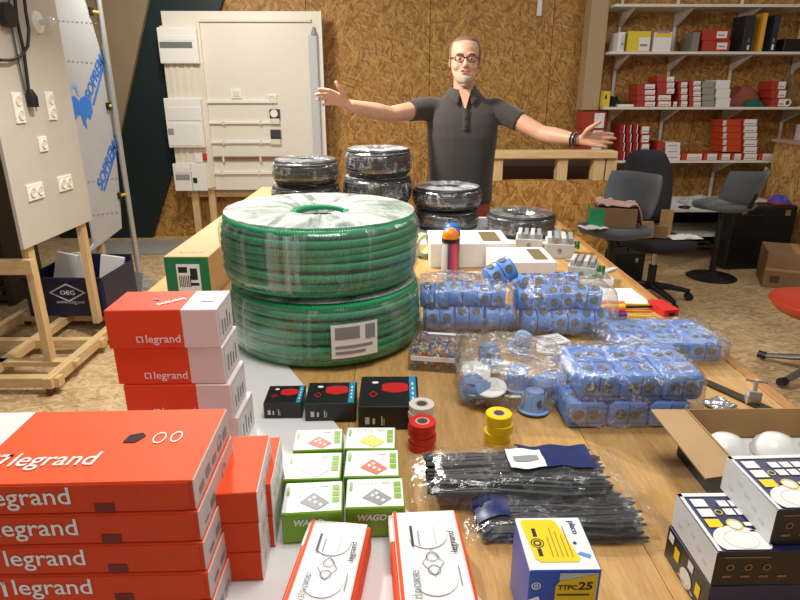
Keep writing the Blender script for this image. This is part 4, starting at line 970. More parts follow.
onboard('mini_unit', 176, 163, 193, 190, .07, WHITE, .006); onboard('mini_window', 178, 173.5, 192, 179, .074, MG, .002); onboard('mini_cover', 177.5, 166, 192.5, 172, .076, WHITE, .002); onboard('mini_unit', 193.5, 163, 208, 190, .06, WHITE, .006)
onboard('lock_dot', 195, 177, 199, 182, .066, INK, .001); onboard('breaker', 196.5, 153.5, 204, 162, .05, WHITE, .003); onboard('red_switch', 204, 153, 208, 160, .055, mat('signal_red', (206, 50, 40), .4, var=0), .003)
onboard('corner_duct', 204.5, 22, 208, 187, .03, IVORY, .003)
for (x0, x1, y, hgt, m) in ((197, 311, 20.5, 3.4, IVORY), (204, 276, 101.5, 3.2, WHITE), (206, 272, 122.5, 2.6, WHITE), (208, 273, 142, 2.6, WHITE), (211, 300, 172.5, 2.8, WHITE)): onboard('cable_duct', x0, y-hgt/2, x1, y+hgt/2, .025, m, .003)
for y in (157, 159.4): onboard('copper_pipe', 214, y-.7, 290, y+.7, .02, mat('brown_pipe', (140, 104, 84), .35, var=.05), .002)
for x in (224, 261): onboard('pipe_clip', x-1, 155, x+1, 162, .03, IVORY, .002); onboard('duct_clip', x-1, 120.5, x+1, 125, .03, IVORY, .002); onboard('duct_clip', x-1, 140, x+1, 144.5, .03, IVORY, .002); onboard('duct_clip', x-2, 170, x-.3, 175, .03, IVORY, .002)
onboard('switch_plate', 231, 89, 242, 98.5, .015, WHITE, .003); onboard('switch_rocker', 233.3, 91, 239.7, 96.5, .02, IVORY, .002)
onboard('socket_plate', 268, 94.5, 277, 103.5, .02, WHITE, .004)
for (cx, cy, rr, mm) in ((272.3, 98.6, 3.2, IVORY), (274.6, 113.4, 3.6, WHITE)):
    a = lp(cx, cy); MB().lathe([(.0005, 0), (rr*.0105, 0), (rr*.0105, .006), (rr*.008, .007), (rr*.007, .003), (.0005, .003)], 22, M=Matrix.Translation((a[0], -.03 if cy > 105 else -.02, a[1])) @ Matrix.Rotation(R(90), 4, 'X')).build('socket_ring', mm, t, smooth=40)
onboard('socket_surround', 270, 109, 280, 118.5, .03, ANTH, .004); onboard('socket_box', 270.5, 118.5, 280, 124, .03, IVORY, .004)
onboard('dark_switch', 271, 129.5, 281, 139, .03, ANTH, .004); onboard('dark_switch_base', 271, 139, 281, 144.5, .03, IVORY, .004)
onboard('vertical_tube', 312, 35, 320.5, 188, .04, mat('grey_duct', (196, 198, 200), .4, var=.02), .012); a = lp(314, 33); MB().lathe([(.03, -.02), (.028, 0), (.012, .03), (.010, .055)], 14, M=Matrix.Translation((a[0], -.02, a[1]))).build('tube_end', MG, t, smooth=50)

# ------------------------------------------------------------------ easel trolley with socket board, at the left
f0 = atz(46, 362, .10); f1_ = atz(101, 321, .10)
ex = (f0.x+f1_.x)/2
yv0, yv1 = f0.y, f1_.y
t = thing('display_trolley', 'wooden trolley frame carrying a cream board of sockets, left side', 'display trolley', (ex, yv0, 0))
L = yv1-yv0
hb = atx(20, 246, ex).z; hb2 = atx(86, 222, ex).z
BOARD = mat('cream_ply', (196, 190, 178), .5, var=.03, vs=6)
zb_ = (hb+hb2)/2
MB().box((.03, L/2+.0, zb_+.65), (.018, L+.12, 1.3)).build('board', BOARD, t, bevel=.001)
for y in (.03, L-.02):
    MB().box((0, y, .10+(zb_+1.25-.10)/2), (.04, .055, zb_+1.25-.10)).build('post', PINE, t, bevel=.002)
MB().box((.11, L/2, .075), (.05, L+.45, .06)).build('base_side', PINEY, t, bevel=.002)
MB().box((-.62, L/2, .075), (.05, L+.45, .06)).build('base_side', PINEY, t, bevel=.002)
MB().box((-.28, L/2, .075), (.05, L+.40, .05)).build('base_middle', PINEY, t, bevel=.002)
for y in (-.17, L*.55, L+.18): MB().box((-.25, y, .068), (.82, .055, .055)).build('base_cross', PINEX, t, bevel=.002)
MB().box((-.25, .03, .085), (.82, .06, .03)).build('base_cross', PINEX, t, bevel=.002)
MB().box((-.62, -.06, .62), (.05, .07, 1.05)).build('post', PINE, t, bevel=.002)
MB().box((-.30, -.03, zb_-.10), (.7, .04, .08)).build('cross_rail', PINEX, t, bevel=.002)
for (x, y) in ((.11, -.2), (-.6, -.2), (.11, L+.2), (-.6, L+.2)):
    w2 = MB().tube([(x-.012, y-.0, .03), (x+.012, y-.0, .03)], .028, 16).build('caster_wheel', mat('dark_red_rubber', (90, 40, 30), .6), t, smooth=40)
    MB().box((x, y+.01, .05), (.035, .05, .016)).build('caster_fork', BLACK, t, bevel=.003)
def onb(px, py):
    p = atx(px, py, ex+.039); return (p.y-yv0, p.z)
def plate(nm, px, py, w_, h_, n, horiz):
    y, z = onb(px, py)
    o = MB().box((.039+.005, y, z), (.010, w_, h_)).build(nm, WHITE, t, bevel=.003)
    for q in range(n):
        oy_, oz_ = ((q-(n-1)/2)*.07, 0) if horiz else (0, -(q-(n-1)/2)*.07)
        MB().lathe([(.0005, .004), (.018, .004), (.020, .007), (.024, .007), (.026, 0)], 20, M=Matrix.Translation((.049, y+oy_, z+oz_)) @ Matrix.Rotation(R(90), 4, 'Y')).build('socket_well', IVORY, o, smooth=30)
plate('socket_plate', 17.5, 108, .08, .15, 2, False); plate('socket_plate', 50, 106, .08, .15, 2, False)
plate('switch_plate', 42, 144, .08, .08, 1, False)
plate('socket_plate', 34.5, 191.5, .15, .085, 2, True); plate('socket_plate', 64.5, 183, .15, .085, 2, True)
y, z = onb(37, 22)
MB().lathe([(.0005, .002), (.055, 0), (.055, .008), (.03, .012), (.03, .016), (.0005, .016)], 22, M=Matrix.Translation((.039, y, z)) @ Matrix.Rotation(R(90), 4, 'Y')).build('lamp_holder', WHITE, t, smooth=40)
MB().lathe([(.014, 0), (.016, .03), (.026, .055), (.022, .08), (.006, .09)], 16, M=Matrix.Translation((.05, y, z)) @ Matrix.Rotation(R(90), 4, 'Y')).build('bulb', mat('bulb_glass', (226, 220, 206), .1, var=0), t, smooth=60)
# hanging black cable with plug
def pxs(lst, off): return [(.039+off, onb(x, y)[0], onb(x, y)[1]) for x, y in lst]
c1 = MB().tube([Vector(p) for p in pxs([(9, -20), (13, 20), (20, 52), (25, 92)], .02)], .0085, 8)
ct = thing('power_cord', 'black power cord with plug hanging in front of the socket board', 'cord', (ex, yv0, 0))
c1.build('cable', BLACK, ct, smooth=60)
MB().tube([Vector(p) for p in pxs([(-6, 60), (6, 60), (16, 55), (22, 46), (23, 30), (20, 12), (16, -20)], .03)], .008, 8).build('cable_loop', BLACK, ct, smooth=60)
MB().tube([Vector(p) for p in pxs([(4, -20), (9, 25), (16, 60), (23, 92)], .012)], .005, 8).build('grey_cable', GREYCLOTH, ct, smooth=60)
MB().tube([Vector(p) for p in pxs([(24.5, 90), (27, 97), (29, 107)], .025)], [.016, .028, .026], 12).build('plug', BLACK, ct, smooth=50)
for q in (27.5, 31): MB().tube([Vector(p) for p in pxs([(q, 106), (q+.8, 111.5)], .025)], .004, 6).build('plug_pin', CHROME, ct)
o = MB().lathe([(.02, 0), (.055, 0), (.06, .02), (.055, .04), (.02, .04)], 24, M=Matrix.Rotation(R(90), 4, 'Y')).build('hand_lamp', BLACK, None, (ex+.05, yv0+onb(0.5, 15)[0], onb(0.5, 15)[1]), smooth=40)
tag(o, 'round black lamp hanging at the left picture edge by the cords', 'lamp')
# second board with printed membrane, held on a galvanised pole
mx = -2.13
def om(px, py): p = atx(px, py, mx); return p.y, p.z
pts = [om(88, 254), om(122, 228), om(119, 185), om(113, 120), om(103, 60), om(92, 22), om(80, -15)]
y_in, z_in = om(52, 0)
outline = pts+[(y_in, pts[-1][1]+.1), (y_in, pts[0][1]+.05)]
t = thing('membrane_board', 'white roofing membrane sheet with blue elephant print on a metal pole', 'sign board', (mx, 0, 0))
mb = MB(); n = len(outline); vs = [(0, y, z) for y, z in outline]+[(-.012, y, z) for y, z in outline]
mb.add(vs, [tuple(range(n)), tuple(range(2*n-1, n-1, -1))]+[(i, n+i, n+(i+1) % n, (i+1) % n) for i in range(n)])
mb.build('membrane', mat('grey_white_membrane', (182, 183, 184), .6, var=.05, vs=5), t)
BLU = mat('print_blue', (24, 118, 220), .45, var=.02)
def mword(s, a, b, hs, up_px):
    A = Vector((.002, *om(*a))); B = Vector((.002, *om(*b))); u = B-A; w_ = u.length; u.normalize()
    up_ = Vector((0, -u.z, u.y))
    return text(t, s, w_, BLU, (A+B)/2, u, up_, .03, hs, 0, 'brand_lettering', .001)
mword('SOPREMA', (87, 98), (104, 50), 1.0, 0); mword('SOPREMA', (99, 187), (117, 135), 1.0, 0)
def mpoly(ps, nm, m=BLU):
    vs = [(.0035, *om(x, y)) for x, y in ps]; o = MB().add(vs, [tuple(range(len(vs)))]).build(nm, m, t); return o
mpoly([(68.5, 97), (74, 96), (79, 101), (80, 98), (86, 95), (90.5, 101), (92.5, 112), (90, 120), (88, 116), (85.5, 119.5), (87, 129), (83.5, 124), (81, 115), (78, 114), (75.5, 120), (71, 114), (68, 106)], 'elephant_print')
mpoly([(68, 98), (67, 92), (70, 86), (74, 83), (78, 88), (79, 95), (77, 95), (75.5, 89), (73, 87), (70, 91), (70, 97)], 'trunk_print', mat('pale_blue_print', (130, 180, 228), .5, var=0))
mpoly([(92, 104), (103.5, 62), (105, 62.5), (94, 105)], 'underline_print'); mpoly([(103, 190), (118, 141), (119, 143), (104.5, 191)], 'underline_print')
for y_ in (20, 60, 182, 216):
    for q in range(9):
        x_ = 55+q*4.6+(y_/8 if y_ < 100 else 28); xx = x_; yy = y_+(q*.35 if y_ < 100 else -q*.6)
        mpoly([(xx, yy), (xx+2.2, yy+.1), (xx+2.2, yy+1), (xx, yy+.9)], 'fold_dash', GREYINK) if xx < 116 else None
pf = atz(141, 286, 0)
tp = atx(97, -20, pf.x)
MB().tube([(pf.x-mx, pf.y, 0), (pf.x-mx, pf.y, 2.6)], .021, 14).build('pole', METAL, t, smooth=50)
for (x, y) in ((90, 12), (107, 106), (118.5, 195)):
    yy, zz = om(x+2, y); MB().tube([(.0, yy-.03, zz), (pf.x-mx, pf.y, zz)], .012, 8).build('hook', mat('yellow_hook', (210, 170, 40), .5), t, smooth=50)
    MB().box((.0, yy-.03, zz), (.03, .05, .05)).build('hook_clip', BLACK, t)
MB().box((-.04, pts[0][0]+.28, .5), (.04, .05, 1.0)).build('post', PINE, t)
MB().box((pf.x-mx, pf.y, .012), (.2, .2, .024)).build('pole_foot', METAL, t, bevel=.004)
# ------------------------------------------------------------------ navy crate on the trolley base
zc_ = .112
k0 = atz(32, 314, zc_); 
cw = (atz(117, 318, zc_)-k0).length
NVP = mat('navy_plastic', (26, 30, 62), .4, var=.08)
t = thing('plastic_crate', 'navy blue plastic crate with white diamond mark on the trolley base', 'crate', (-2.17, 3.82, zc_), R(-2))
cw, cdp, chh = .52, .46, .27
for nm_, cc, ss in (('crate_front', (0, 0, chh/2), (cw, .012, chh)), ('crate_rear', (0, cdp, chh/2+.02), (cw, .012, chh+.04)), ('crate_side', (-cw/2, cdp/2, chh/2), (.012, cdp, chh)), ('crate_side', (cw/2, cdp/2, chh/2), (.012, cdp, chh)), ('crate_floor', (0, cdp/2, .006), (cw, cdp, .012))):
    MB().box(cc, ss).build(nm_, NVP, t, bevel=.003)
MB().box((0, -.006, chh-.012), (cw+.02, .02, .024)).build('rim', NVP, t, bevel=.004)
for x in (-cw/2+.02, cw/2-.02): MB().box((x, -.010, chh/2), (.03, .012, chh)).build('corner_rib', NVP, t, bevel=.003)
text(t, 'OEG', .10, WINK, (.02, -.006, chh*.62), X_, Z_, .01, .8, 0, 'lettering', .002); text(t, 'www.oeg.net', .19, PALEINK, (.03, -.006, chh*.36), X_, Z_, .0, 1, 0, 'web_address', .002)
vs = [(.02-.125, chh*.62), (.02, chh*.62+.065), (.02+.125, chh*.62), (.02, chh*.62-.065)]; vi = [(.02+(x-.02)*.86, chh*.62+(z-chh*.62)*.82) for x, z in vs]
flat(t, vs+vi, [(i, (i+1) % 4, 4+(i+1) % 4, 4+i) for i in range(4)], PALEINK, (0, -.006, 0), X_, Z_, 'diamond_mark', .002)
for k, (x, y, w_, h_, r_) in enumerate(((-.16, .22, .14, .36, 14), (-.03, .30, .10, .34, -8), (.12, .36, .16, .30, 10))):
    o = MB().box((0, 0, h_/2), (w_, .03, h_)).build('device_pack', WCARD, None, (-2.17+x, 3.82+y, zc_+.016), bevel=.002); o.rotation_euler = (R(-6), R(r_), R(r_*.5))
    tag(o, 'white device pack sticking out of the navy crate, %s' % ['leftmost', 'middle one', 'rightmost'][k], 'pack', 'packs in the crate')
o = MB().box((0, 0, .13), (.20, .012, .26)).build('grey_board', mat('grey_board', (150, 152, 156), .5), None, (-1.98, 4.34, .0)); o.rotation_euler = (R(-14), 0, R(-24))
tag(o, 'grey board leaning on the floor behind the navy crate', 'board')
# ------------------------------------------------------------------ wall shelving with stock, at the right
SY, SF = WALLY, 6.22
WSH = mat('white_shelf', (222, 218, 210), .4, var=.02)
sx0, sx1 = aty(604, 107, SF).x, 5.3
shz = {}
for k, (py, nm_, xe) in enumerate(((4, 'topmost', sx1), (51.5, 'upper', sx1), (107, 'middle', sx1), (160.5, 'lowest', aty(775, 160, SF).x))):
    z = aty(700, py, SF).z; shz[k] = z
    t = thing('wall_shelf', '%s white wall shelf on brackets' % nm_, 'shelf', (0, 0, z), 0, 'white wall shelves')
    MB().box(((sx0+xe)/2, (SF+SY)/2, -.012), (xe-sx0, SY-SF, .024)).build('board', WSH, t, bevel=.002)
    for xb in (619, 674, 737, 800):
        x = aty(xb, 30, SY).x
        if x < xe:
            MB().add([(x-.012, SY-.012, -.026), (x-.012, SY-.012, -.17), (x-.012, SF+.03, -.026), (x+.012, SY-.012, -.026), (x+.012, SY-.012, -.17), (x+.012, SF+.03, -.026)], [(0, 1, 2), (5, 4, 3), (0, 3, 4, 1), (1, 4, 5, 2), (2, 5, 3, 0)]).build('bracket', WSH, t)
for k, xb in enumerate((619, 674, 737, 800)):
    x = aty(xb, 30, SY).x
    o = MB().box((0, -.008, 1.45), (.028, .016, 2.3)).build('wall_rail', WSH, None, (x, SY-.0, 0)); tag(o, 'white perforated shelf rail on the wall, %s from the cardboard tube box' % ORD[k], 'rail', 'shelf rails')
    for q in range(0): pass
def sbox(px0, px1, py0, py1, k, label, m=RED, lab_m=WCARD, lab=(.42, .12, .97, .88), depth=.24, dy=0, cat='box', group='boxes on the wall shelves', name='stock_box', z0=None, rz=0):
    Yf = SF+.012+dy
    a = aty(px0, py1, Yf); b = aty(px1, py0, Yf); w_ = abs(b.x-a.x)-.002; h_ = b.z-a.z-.0015
    zb = z0 if z0 is not None else a.z
    t = thing(name, label, cat, ((a.x+b.x)/2, Yf, zb), rz, group)
    MB().box((0, depth/2, h_/2), (w_, depth, h_)).build('carton', m, t, bevel=.002, seg=1)
    if lab_m:
        rects(t, [((lab[0]-.5)*w_, lab[1]*h_, (lab[2]-.5)*w_, lab[3]*h_)], lab_m, (0, 0, 0), X_, Z_, 'front_label', .001)
        rects(t, [((lab[0]-.5)*w_+.1*w_*.5, (lab[1]+.2)*h_, (lab[2]-.5)*w_-.1*w_, (lab[1]+.32)*h_)], GREYINK, (0, 0, 0), X_, Z_, 'label_print', .0016)
    return zb+h_+.0015
def stack(px0, px1, py0, py1, n, k, what, **kw):
    z = shz[k]+.0005; hp = (py1-py0)/n
    for i in range(n):
        lab = '%s, %s' % (what, (['lower one', 'upper one'] if n == 2 else ['lowest one']+['%s from below' % ORD[j] for j in range(1, n-1)]+['topmost one'])[i]) if n > 1 else what
        z = sbox(px0, px1, py1-hp*(i+1), py1-hp*i, k, lab, z0=z, **kw)
YB = mat('yellow_box_card', (222, 196, 50), .5, var=.05)
# upper shelf
stack(617, 626, 31, 50.5, 1, 1, 'narrow grey white box left of the yellow lamp box', m=WCARD, lab_m=PALEINK)
stack(626.5, 652, 30, 50.5, 1, 1, 'yellow lamp box with white lamp picture on the upper shelf', m=YB, lab=(.5, .05, .98, .7))
stack(652.5, 673, 31, 50.5, 1, 1, 'white lamp box beside the yellow one', m=WCARD, lab_m=YB, lab=(.05, .75, .95, .95))
stack(691, 701, 31, 50.5, 1, 1, 'small grey carton left of the two red boxes', m=mat('grey_card', (130, 122, 112), .6), lab_m=None)
stack(702, 731, 28, 50.5, 2, 1, 'wide red box on the upper shelf', lab=(.52, .2, .9, .8))
stack(741, 757, 14, 50.5, 1, 1, 'dark charcoal binder box on the upper shelf', m=mat('charcoal_card', (34, 36, 40), .5), lab_m=PALEINK, lab=(.55, .05, .8, .18))
stack(757.5, 769, 12, 51, 1, 1, 'tall binder box with yellow face', m=mat('amber_card', (226, 166, 50), .45), lab_m=None)
stack(769.5, 782, 14, 51, 1, 1, 'dark navy box right of the yellow binder', m=mat('navy_card', (36, 42, 54), .5), lab_m=WCARD, lab=(.2, .05, .6, .2))
stack(783, 806, 38, 51, 1, 1, 'low black carton at the right end of the upper shelf', m=BLKC, lab_m=None)
# middle shelf
stack(602.5, 611, 90.5, 106.5, 1, 2, 'yellow tester box at the left end of the middle shelf', m=YB, lab_m=INK, lab=(.2, .5, .5, .75))
stack(637, 656, 83, 106.5, 4, 2, 'red box with white label in the first column of the middle shelf')
stack(656.5, 672, 94, 106.5, 2, 2, 'red box in the short second column of the middle shelf', lab=(.1, .1, .95, .9))
z_ = aty(660, 94, SF).z
stack(672.5, 678, 100.5, 106.5, 1, 2, 'small white fronted box beside the second column', lab=(.1, .1, .9, .9))
stack(678.5, 688, 81, 106.5, 4, 2, 'narrow red box with dark marked label, third column', lab=(.25, .08, .98, .92))
stack(689, 701.5, 80, 106.5, 5, 2, 'narrow red box with black mark, fourth column', lab=(.35, .08, .98, .92))
stack(702, 715, 81, 106.5, 4, 2, 'grey card box left of the white boxes', m=mat('grey_card2', (150, 144, 134), .6), lab_m=None)
stack(715.5, 731, 80, 107, 3, 2, 'white box with black tick, middle shelf', m=WCARD, lab_m=None)
stack(771, 787, 81, 107, 3, 2, 'red box with white label near the right end of the middle shelf', lab=(.45, .08, .98, .92))
for i in range(3): sbox(657, 675, 76+6*i, 82+6*i, 2, 'white labelled red box, %s of those piled on the second column' % ['topmost', 'middle', 'lowest'][i], lab=(.55, .08, .98, .92), z0=aty(660, 82+6*i, SF+.012).z)
# lowest shelf
for c_ in range(3):
    stack(619.5+6.6*c_, 625.5+6.6*c_, 123, 159, 4, 3, 'dark red slim box, %s column on the lowest shelf' % ORD[c_], lab=(.8, .02, .98, .98), m=mat('deep_red_card', (150, 30, 26), .5))
stack(640, 650, 124, 159, 4, 3, 'red box with white end label behind the office chair', lab=(.15, .1, .98, .9))
stack(650.5, 656.5, 134, 144, 1, 3, 'small red box tilted out beside the label column', lab=(.3, .1, .98, .9))
stack(657, 665, 140, 159, 2, 3, 'dark red box beside the white labelled trio', lab_m=None)
stack(665.5, 681, 141, 159, 3, 3, 'white labelled box just right of the black chair back', m=WCARD, lab_m=PALEINK, lab=(.1, .3, .9, .5))
for k_, (x0, x1) in enumerate(((681.5, 703), (703.5, 718), (718.5, 731), (731.5, 742), (758.5, 774))):
    stack(x0, x1, 152.5, 159.5, 1, 3, 'low orange box with white front, %s of the row on the lowest shelf' % ORD[k_], lab=(.25, .1, .98, .95), m=mat('orange_card', (190, 66, 30), .5))
stack(742.5, 758, 118, 159.5, 6, 3, 'orange box with white label in the tall stack by the counter', m=MATS['orange_card'], lab=(.08, .04, .98, .96))
for i in range(5):
    sbox(722, 742, 119.5+6.5*i, 126+6.5*i, 3, 'orange box end, %s down in the column left of the tall stack' % ORD[i], m=MATS['orange_card'], lab_m=PALEINK, lab=(.02, .1, .2, .9), z0=aty(730, 126+6.5*i, SF+.012).z)
# cloths and small things on the middle shelf
def heap(name, label, px0, px1, py0, py1, k, m, seed, dy=.08):
    a = aty(px0, py1, SF+dy); b = aty(px1, py0, SF+dy); w_ = b.x-a.x; h_ = b.z-a.z
    def fn(u, v):
        e = math.sin(math.pi*u)**.6*math.sin(math.pi*v)**.5
        return ((u-.5)*w_, (v-.5)*(.12 if name == 'green_cloth' else .22), max(.001, h_*e*(.75+.5*noise.noise(Vector((u*3.2, v*3.2, seed))))))
    o = MB().grid(fn, 26, 18).build(name, m, None, ((a.x+b.x)/2, SF+(.08 if name == 'green_cloth' else .22), shz[k]+.001), smooth=60); thick(o, .004, 1)
    return tag(o, label, 'cloth')
heap('folded_cloth', 'dusty red folded cloth on the middle shelf', 731, 771, 80, 107, 2, mat('dusty_red_cloth', (150, 78, 66), .9, var=.1), 3)
heap('green_cloth', 'dark green cloth in front of the red cloth', 748, 768, 97, 107, 2, mat('bottle_green_cloth', (28, 92, 66), .85, var=.15), 5, .0)
heap('black_pouch', 'black pouch beside the yellow tester box', 611, 624, 95, 107, 2, DARKCLOTH, 8)
heap('brown_bag', 'crumpled brown paper bag at the right end of the middle shelf', 787, 806, 66, 107, 2, CARDDK, 11)
p = aty(788, 105, SF); o = MB().tube([(.03*math.cos(a), .0, .03*math.sin(a)) for a in [2*math.pi*q/20 for q in range(20)]], .008, 8, closed=True).build('white_ring', WHITE, None, (p.x, SF+.015, shz[2]+.04), smooth=50); tag(o, 'small white plastic ring on the middle shelf edge', 'ring')
p = aty(628, 104, SF); o = MB().box((0, 0, .012), (.16, .1, .024)).build('white_strip', WCARD, None, (p.x, SF+.1, shz[2]), bevel=.004); tag(o, 'flat white packet lying beside the black pouch', 'packet')
# tall carton standing left of the shelves on a stack of boxes
a = aty(584, 107.5, SF); b = aty(611, 107.5, SF)
t = thing('tall_carton', 'tall narrow beige cardboard carton standing left of the wall shelves', 'carton', ((a.x+b.x)/2-.01, SF+.10, shz[2]-.03), 0)
MB().box((-.03, .1, .65), (b.x-a.x-.10, .2, 1.3)).build('carton', mat('beige_card', (176, 150, 116), .7, var=.04, vs=5), t, bevel=.003)
MB().box(((b.x-a.x)/2-.105, .19, .65), (.04, .02, 1.3)).build('side_flap', CARDDK, t)
zz = shz[3]
stand = MB().box((0, .1, zz/2-.01), (b.x-a.x-.02, .2, zz-.02)).build('box_stand', CARDDK, None, ((a.x+b.x)/2-.02, SF, 0)); tag(stand, 'brown carton on the floor under the small red boxes', 'carton')
for i in range(3):
    h_ = (shz[2]-.032-zz)/3
    tt = thing('stock_box', 'red box with white label under the tall beige carton, %s' % ['lowest', 'middle', 'topmost'][i], 'box', ((a.x+b.x)/2-.02, SF, zz-.018+h_*i+.002*i), 0, 'boxes on the wall shelves')
    MB().box((0, .1, h_/2), (b.x-a.x-.03, .2, h_-.002)).build('carton', RED, tt, bevel=.002, seg=1)
    rects(tt, [(0, .01, .1, h_-.012)], WCARD, (0, 0, 0), X_, Z_, 'front_label', .001)
# ------------------------------------------------------------------ counter at the right, boxes, desk
cx_ = 3.86
t = thing('side_counter', 'strand board counter running toward the camera at the right', 'counter', (cx_, 0, 0))
MB().box((.012, 5.52, .53), (.024, 1.24, 1.06)).build('side_panel', OSBY, t)
MB().box((.5, 5.52, 1.075), (1.05, 1.30, .03)).build('top', mat('pinkish_top', (176, 138, 112), .5, var=.05), t, bevel=.003)
MB().box((.5, 4.92, .53), (1.0, .024, 1.06)).build('end_panel', OSBW, t)
for k, (x, y) in enumerate(((.10, 5.85), (.5, 5.75))):
    tt = thing('clear_bin', 'clear plastic storage bin on the side counter, %s' % ['left one', 'right one'][k], 'bin', (cx_+x+.12, y, 1.091), 0, 'clear bins')
    for cc, ss in (((0, -.1, .07), (.32, .004, .14)), ((0, .1, .07), (.32, .004, .14)), ((-.16, 0, .07), (.004, .2, .14)), ((.16, 0, .07), (.004, .2, .14))): MB().box(cc, ss).build('bin_side', film('bin_film', .35, .3, .1, 8, tint=(.75, .75, .76)) if 'bin_film' not in MATS else MATS['bin_film'], tt)
    MB().box((0, 0, .142), (.33, .21, .006)).build('lid', MATS['bin_film'], tt, bevel=.002)
# desk
dz = aty(700, 208, 5.55).z
t = thing('desk', 'white topped desk under the wall shelves behind the stools', 'desk', (0, 0, 0))
d0, d1 = aty(640, 212, 5.5).x, 3.80
MB().box(((d0+d1)/2, 5.85, dz-.015), (d1-d0, .7, .03)).build('top', WSH, t, bevel=.003)
MB().box(((d0+d1)/2, 5.8, dz-.26), (d1-d0-.1, .55, .02)).build('lower_shelf', WSH, t)
for x in (d0+.05, d1-.05):
    for y in (5.55, 6.15): MB().box((x, y, (dz-.03)/2), (.05, .05, dz-.03)).build('leg', BLACK, t)
MB().box(((d0+d1)/2, 6.17, (dz-.04)/2), (d1-d0, .02, dz-.04)).build('modesty_panel', DARKCLOTH, t)
p = aty(712, 240, 5.3)
t = thing('black_case', 'large black case on the floor behind the right stool', 'case', (3.33, 5.22, 0), R(3)); MB().box((0, .12, .29), (.60, .22, .58)).build('shell', BLACK, t, bevel=.02); MB().tube([(-.2, .02, .50), (-.2, -.02, .50), (-.04, -.02, .50), (-.04, .02, .50)], .012, 8).build('handle', BLACK, t)
for x in (-.2, .2): MB().box((x, .005, .52), (.05, .012, .05)).build('latch', CHROME, t)
p = aty(624, 248, 4.9)
t = thing('black_case', 'small black tool case on the floor under the left stool', 'case', (1.93, 4.75, 0), R(6)); MB().box((0, .1, .14), (.36, .2, .28)).build('shell', BLACK, t, bevel=.015); MB().tube([(-.07, .1, .28), (-.07, .1, .315), (.07, .1, .315), (.07, .1, .28)], .01, 8).build('handle', BLACK, t)
for x in (-.1, .1): MB().box((x, -.002, .22), (.03, .01, .04)).build('latch', CHROME, t)
# clutter on the desk
def clutter(name, label, cat, x, y, m, w_, d_, h_, seed):
    def fn(u, v):
        e = (math.sin(math.pi*u)*math.sin(math.pi*v))**.5
        return ((u-.5)*w_, (v-.5)*d_, max(.002, h_*e*(.7+.9*noise.noise(Vector((u*4, v*4, seed))))))
    o = MB().grid(fn, 20, 16).build(name, m, None, (x, y, dz+.001), smooth=60); thick(o, .003, 1); return tag(o, label, cat)
clutter('crumpled_film', 'crumpled clear film on the desk beside the right stool', 'film', aty(703, 190, 5.7).x, 5.75, mat('grey_film', (160, 162, 160), .3), .3, .25, .1, 4)
clutter('green_wrapper', 'small green wrapper on the desk', 'wrapper', aty(714, 193, 5.65).x, 5.68, EMG, .1, .1, .05, 9)
o = MB().tube([(.05*math.cos(a), .05*math.sin(a), .008) for a in [2*math.pi*q/16 for q in range(14)]], .007, 6).build('cable_end', BLACK, None, (aty(685, 205, 5.55).x, 5.55, dz), smooth=40); tag(o, 'short black cable loop on the white desk', 'cable')
p = aty(763, 207, 5.45)
t = thing('purple_tray', 'orange tray with purple cloth behind the right stool back', 'tray', (3.50, 5.34, .581), 0)
MB().lathe([(.0005, 0), (.085, 0), (.10, .02), (.097, .02), (.08, .005), (.0005, .005)], 28).build('tray', mat('orange_plastic', (210, 84, 50), .4), t, smooth=40)
MB().grid(lambda u, v: ((u-.5)*.15, (v-.5)*.15, .012+.08*(math.sin(math.pi*u)*math.sin(math.pi*v))**.5*(.7+.8*noise.noise(Vector((u*5, v*5, 1))))), 18, 18).build('cloth', mat('purple_cloth', (78, 62, 150), .8, var=.1), t, smooth=60)
# cardboard boxes on the floor
for k, (x, y, w_, d_, h_, rz, lab) in enumerate(((3.30, 4.62, .46, .40, .30, -24, 'brown cardboard box on the floor beside the right stool'), (3.84, 4.42, .5, .12, .62, -20, 'tall flat cardboard box standing at the right picture edge'))):
    t = thing('cardboard_box', lab, 'box', (x, y, 0), R(rz))
    MB().box((0, d_/2, h_/2), (w_, d_, h_)).build('carton', CARDDK, t, bevel=.004)
    rects(t, [(-w_*.5, h_*.48, w_*.5, h_*.56)], CARDIN, (0, 0, 0), X_, Z_, 'packing_tape', .0012); rects(t, [(-.03, -d_, .03, 0)], CARDIN, (0, d_, h_), X_, Y_, 'packing_tape', .0012)
    rects(t, [(-w_*.4, h_*.15, -w_*.25, h_*.35)], mat('brown_ink', (84, 60, 40), .6, var=0), (0, 0, 0), X_, Z_, 'printed_mark', .0014)
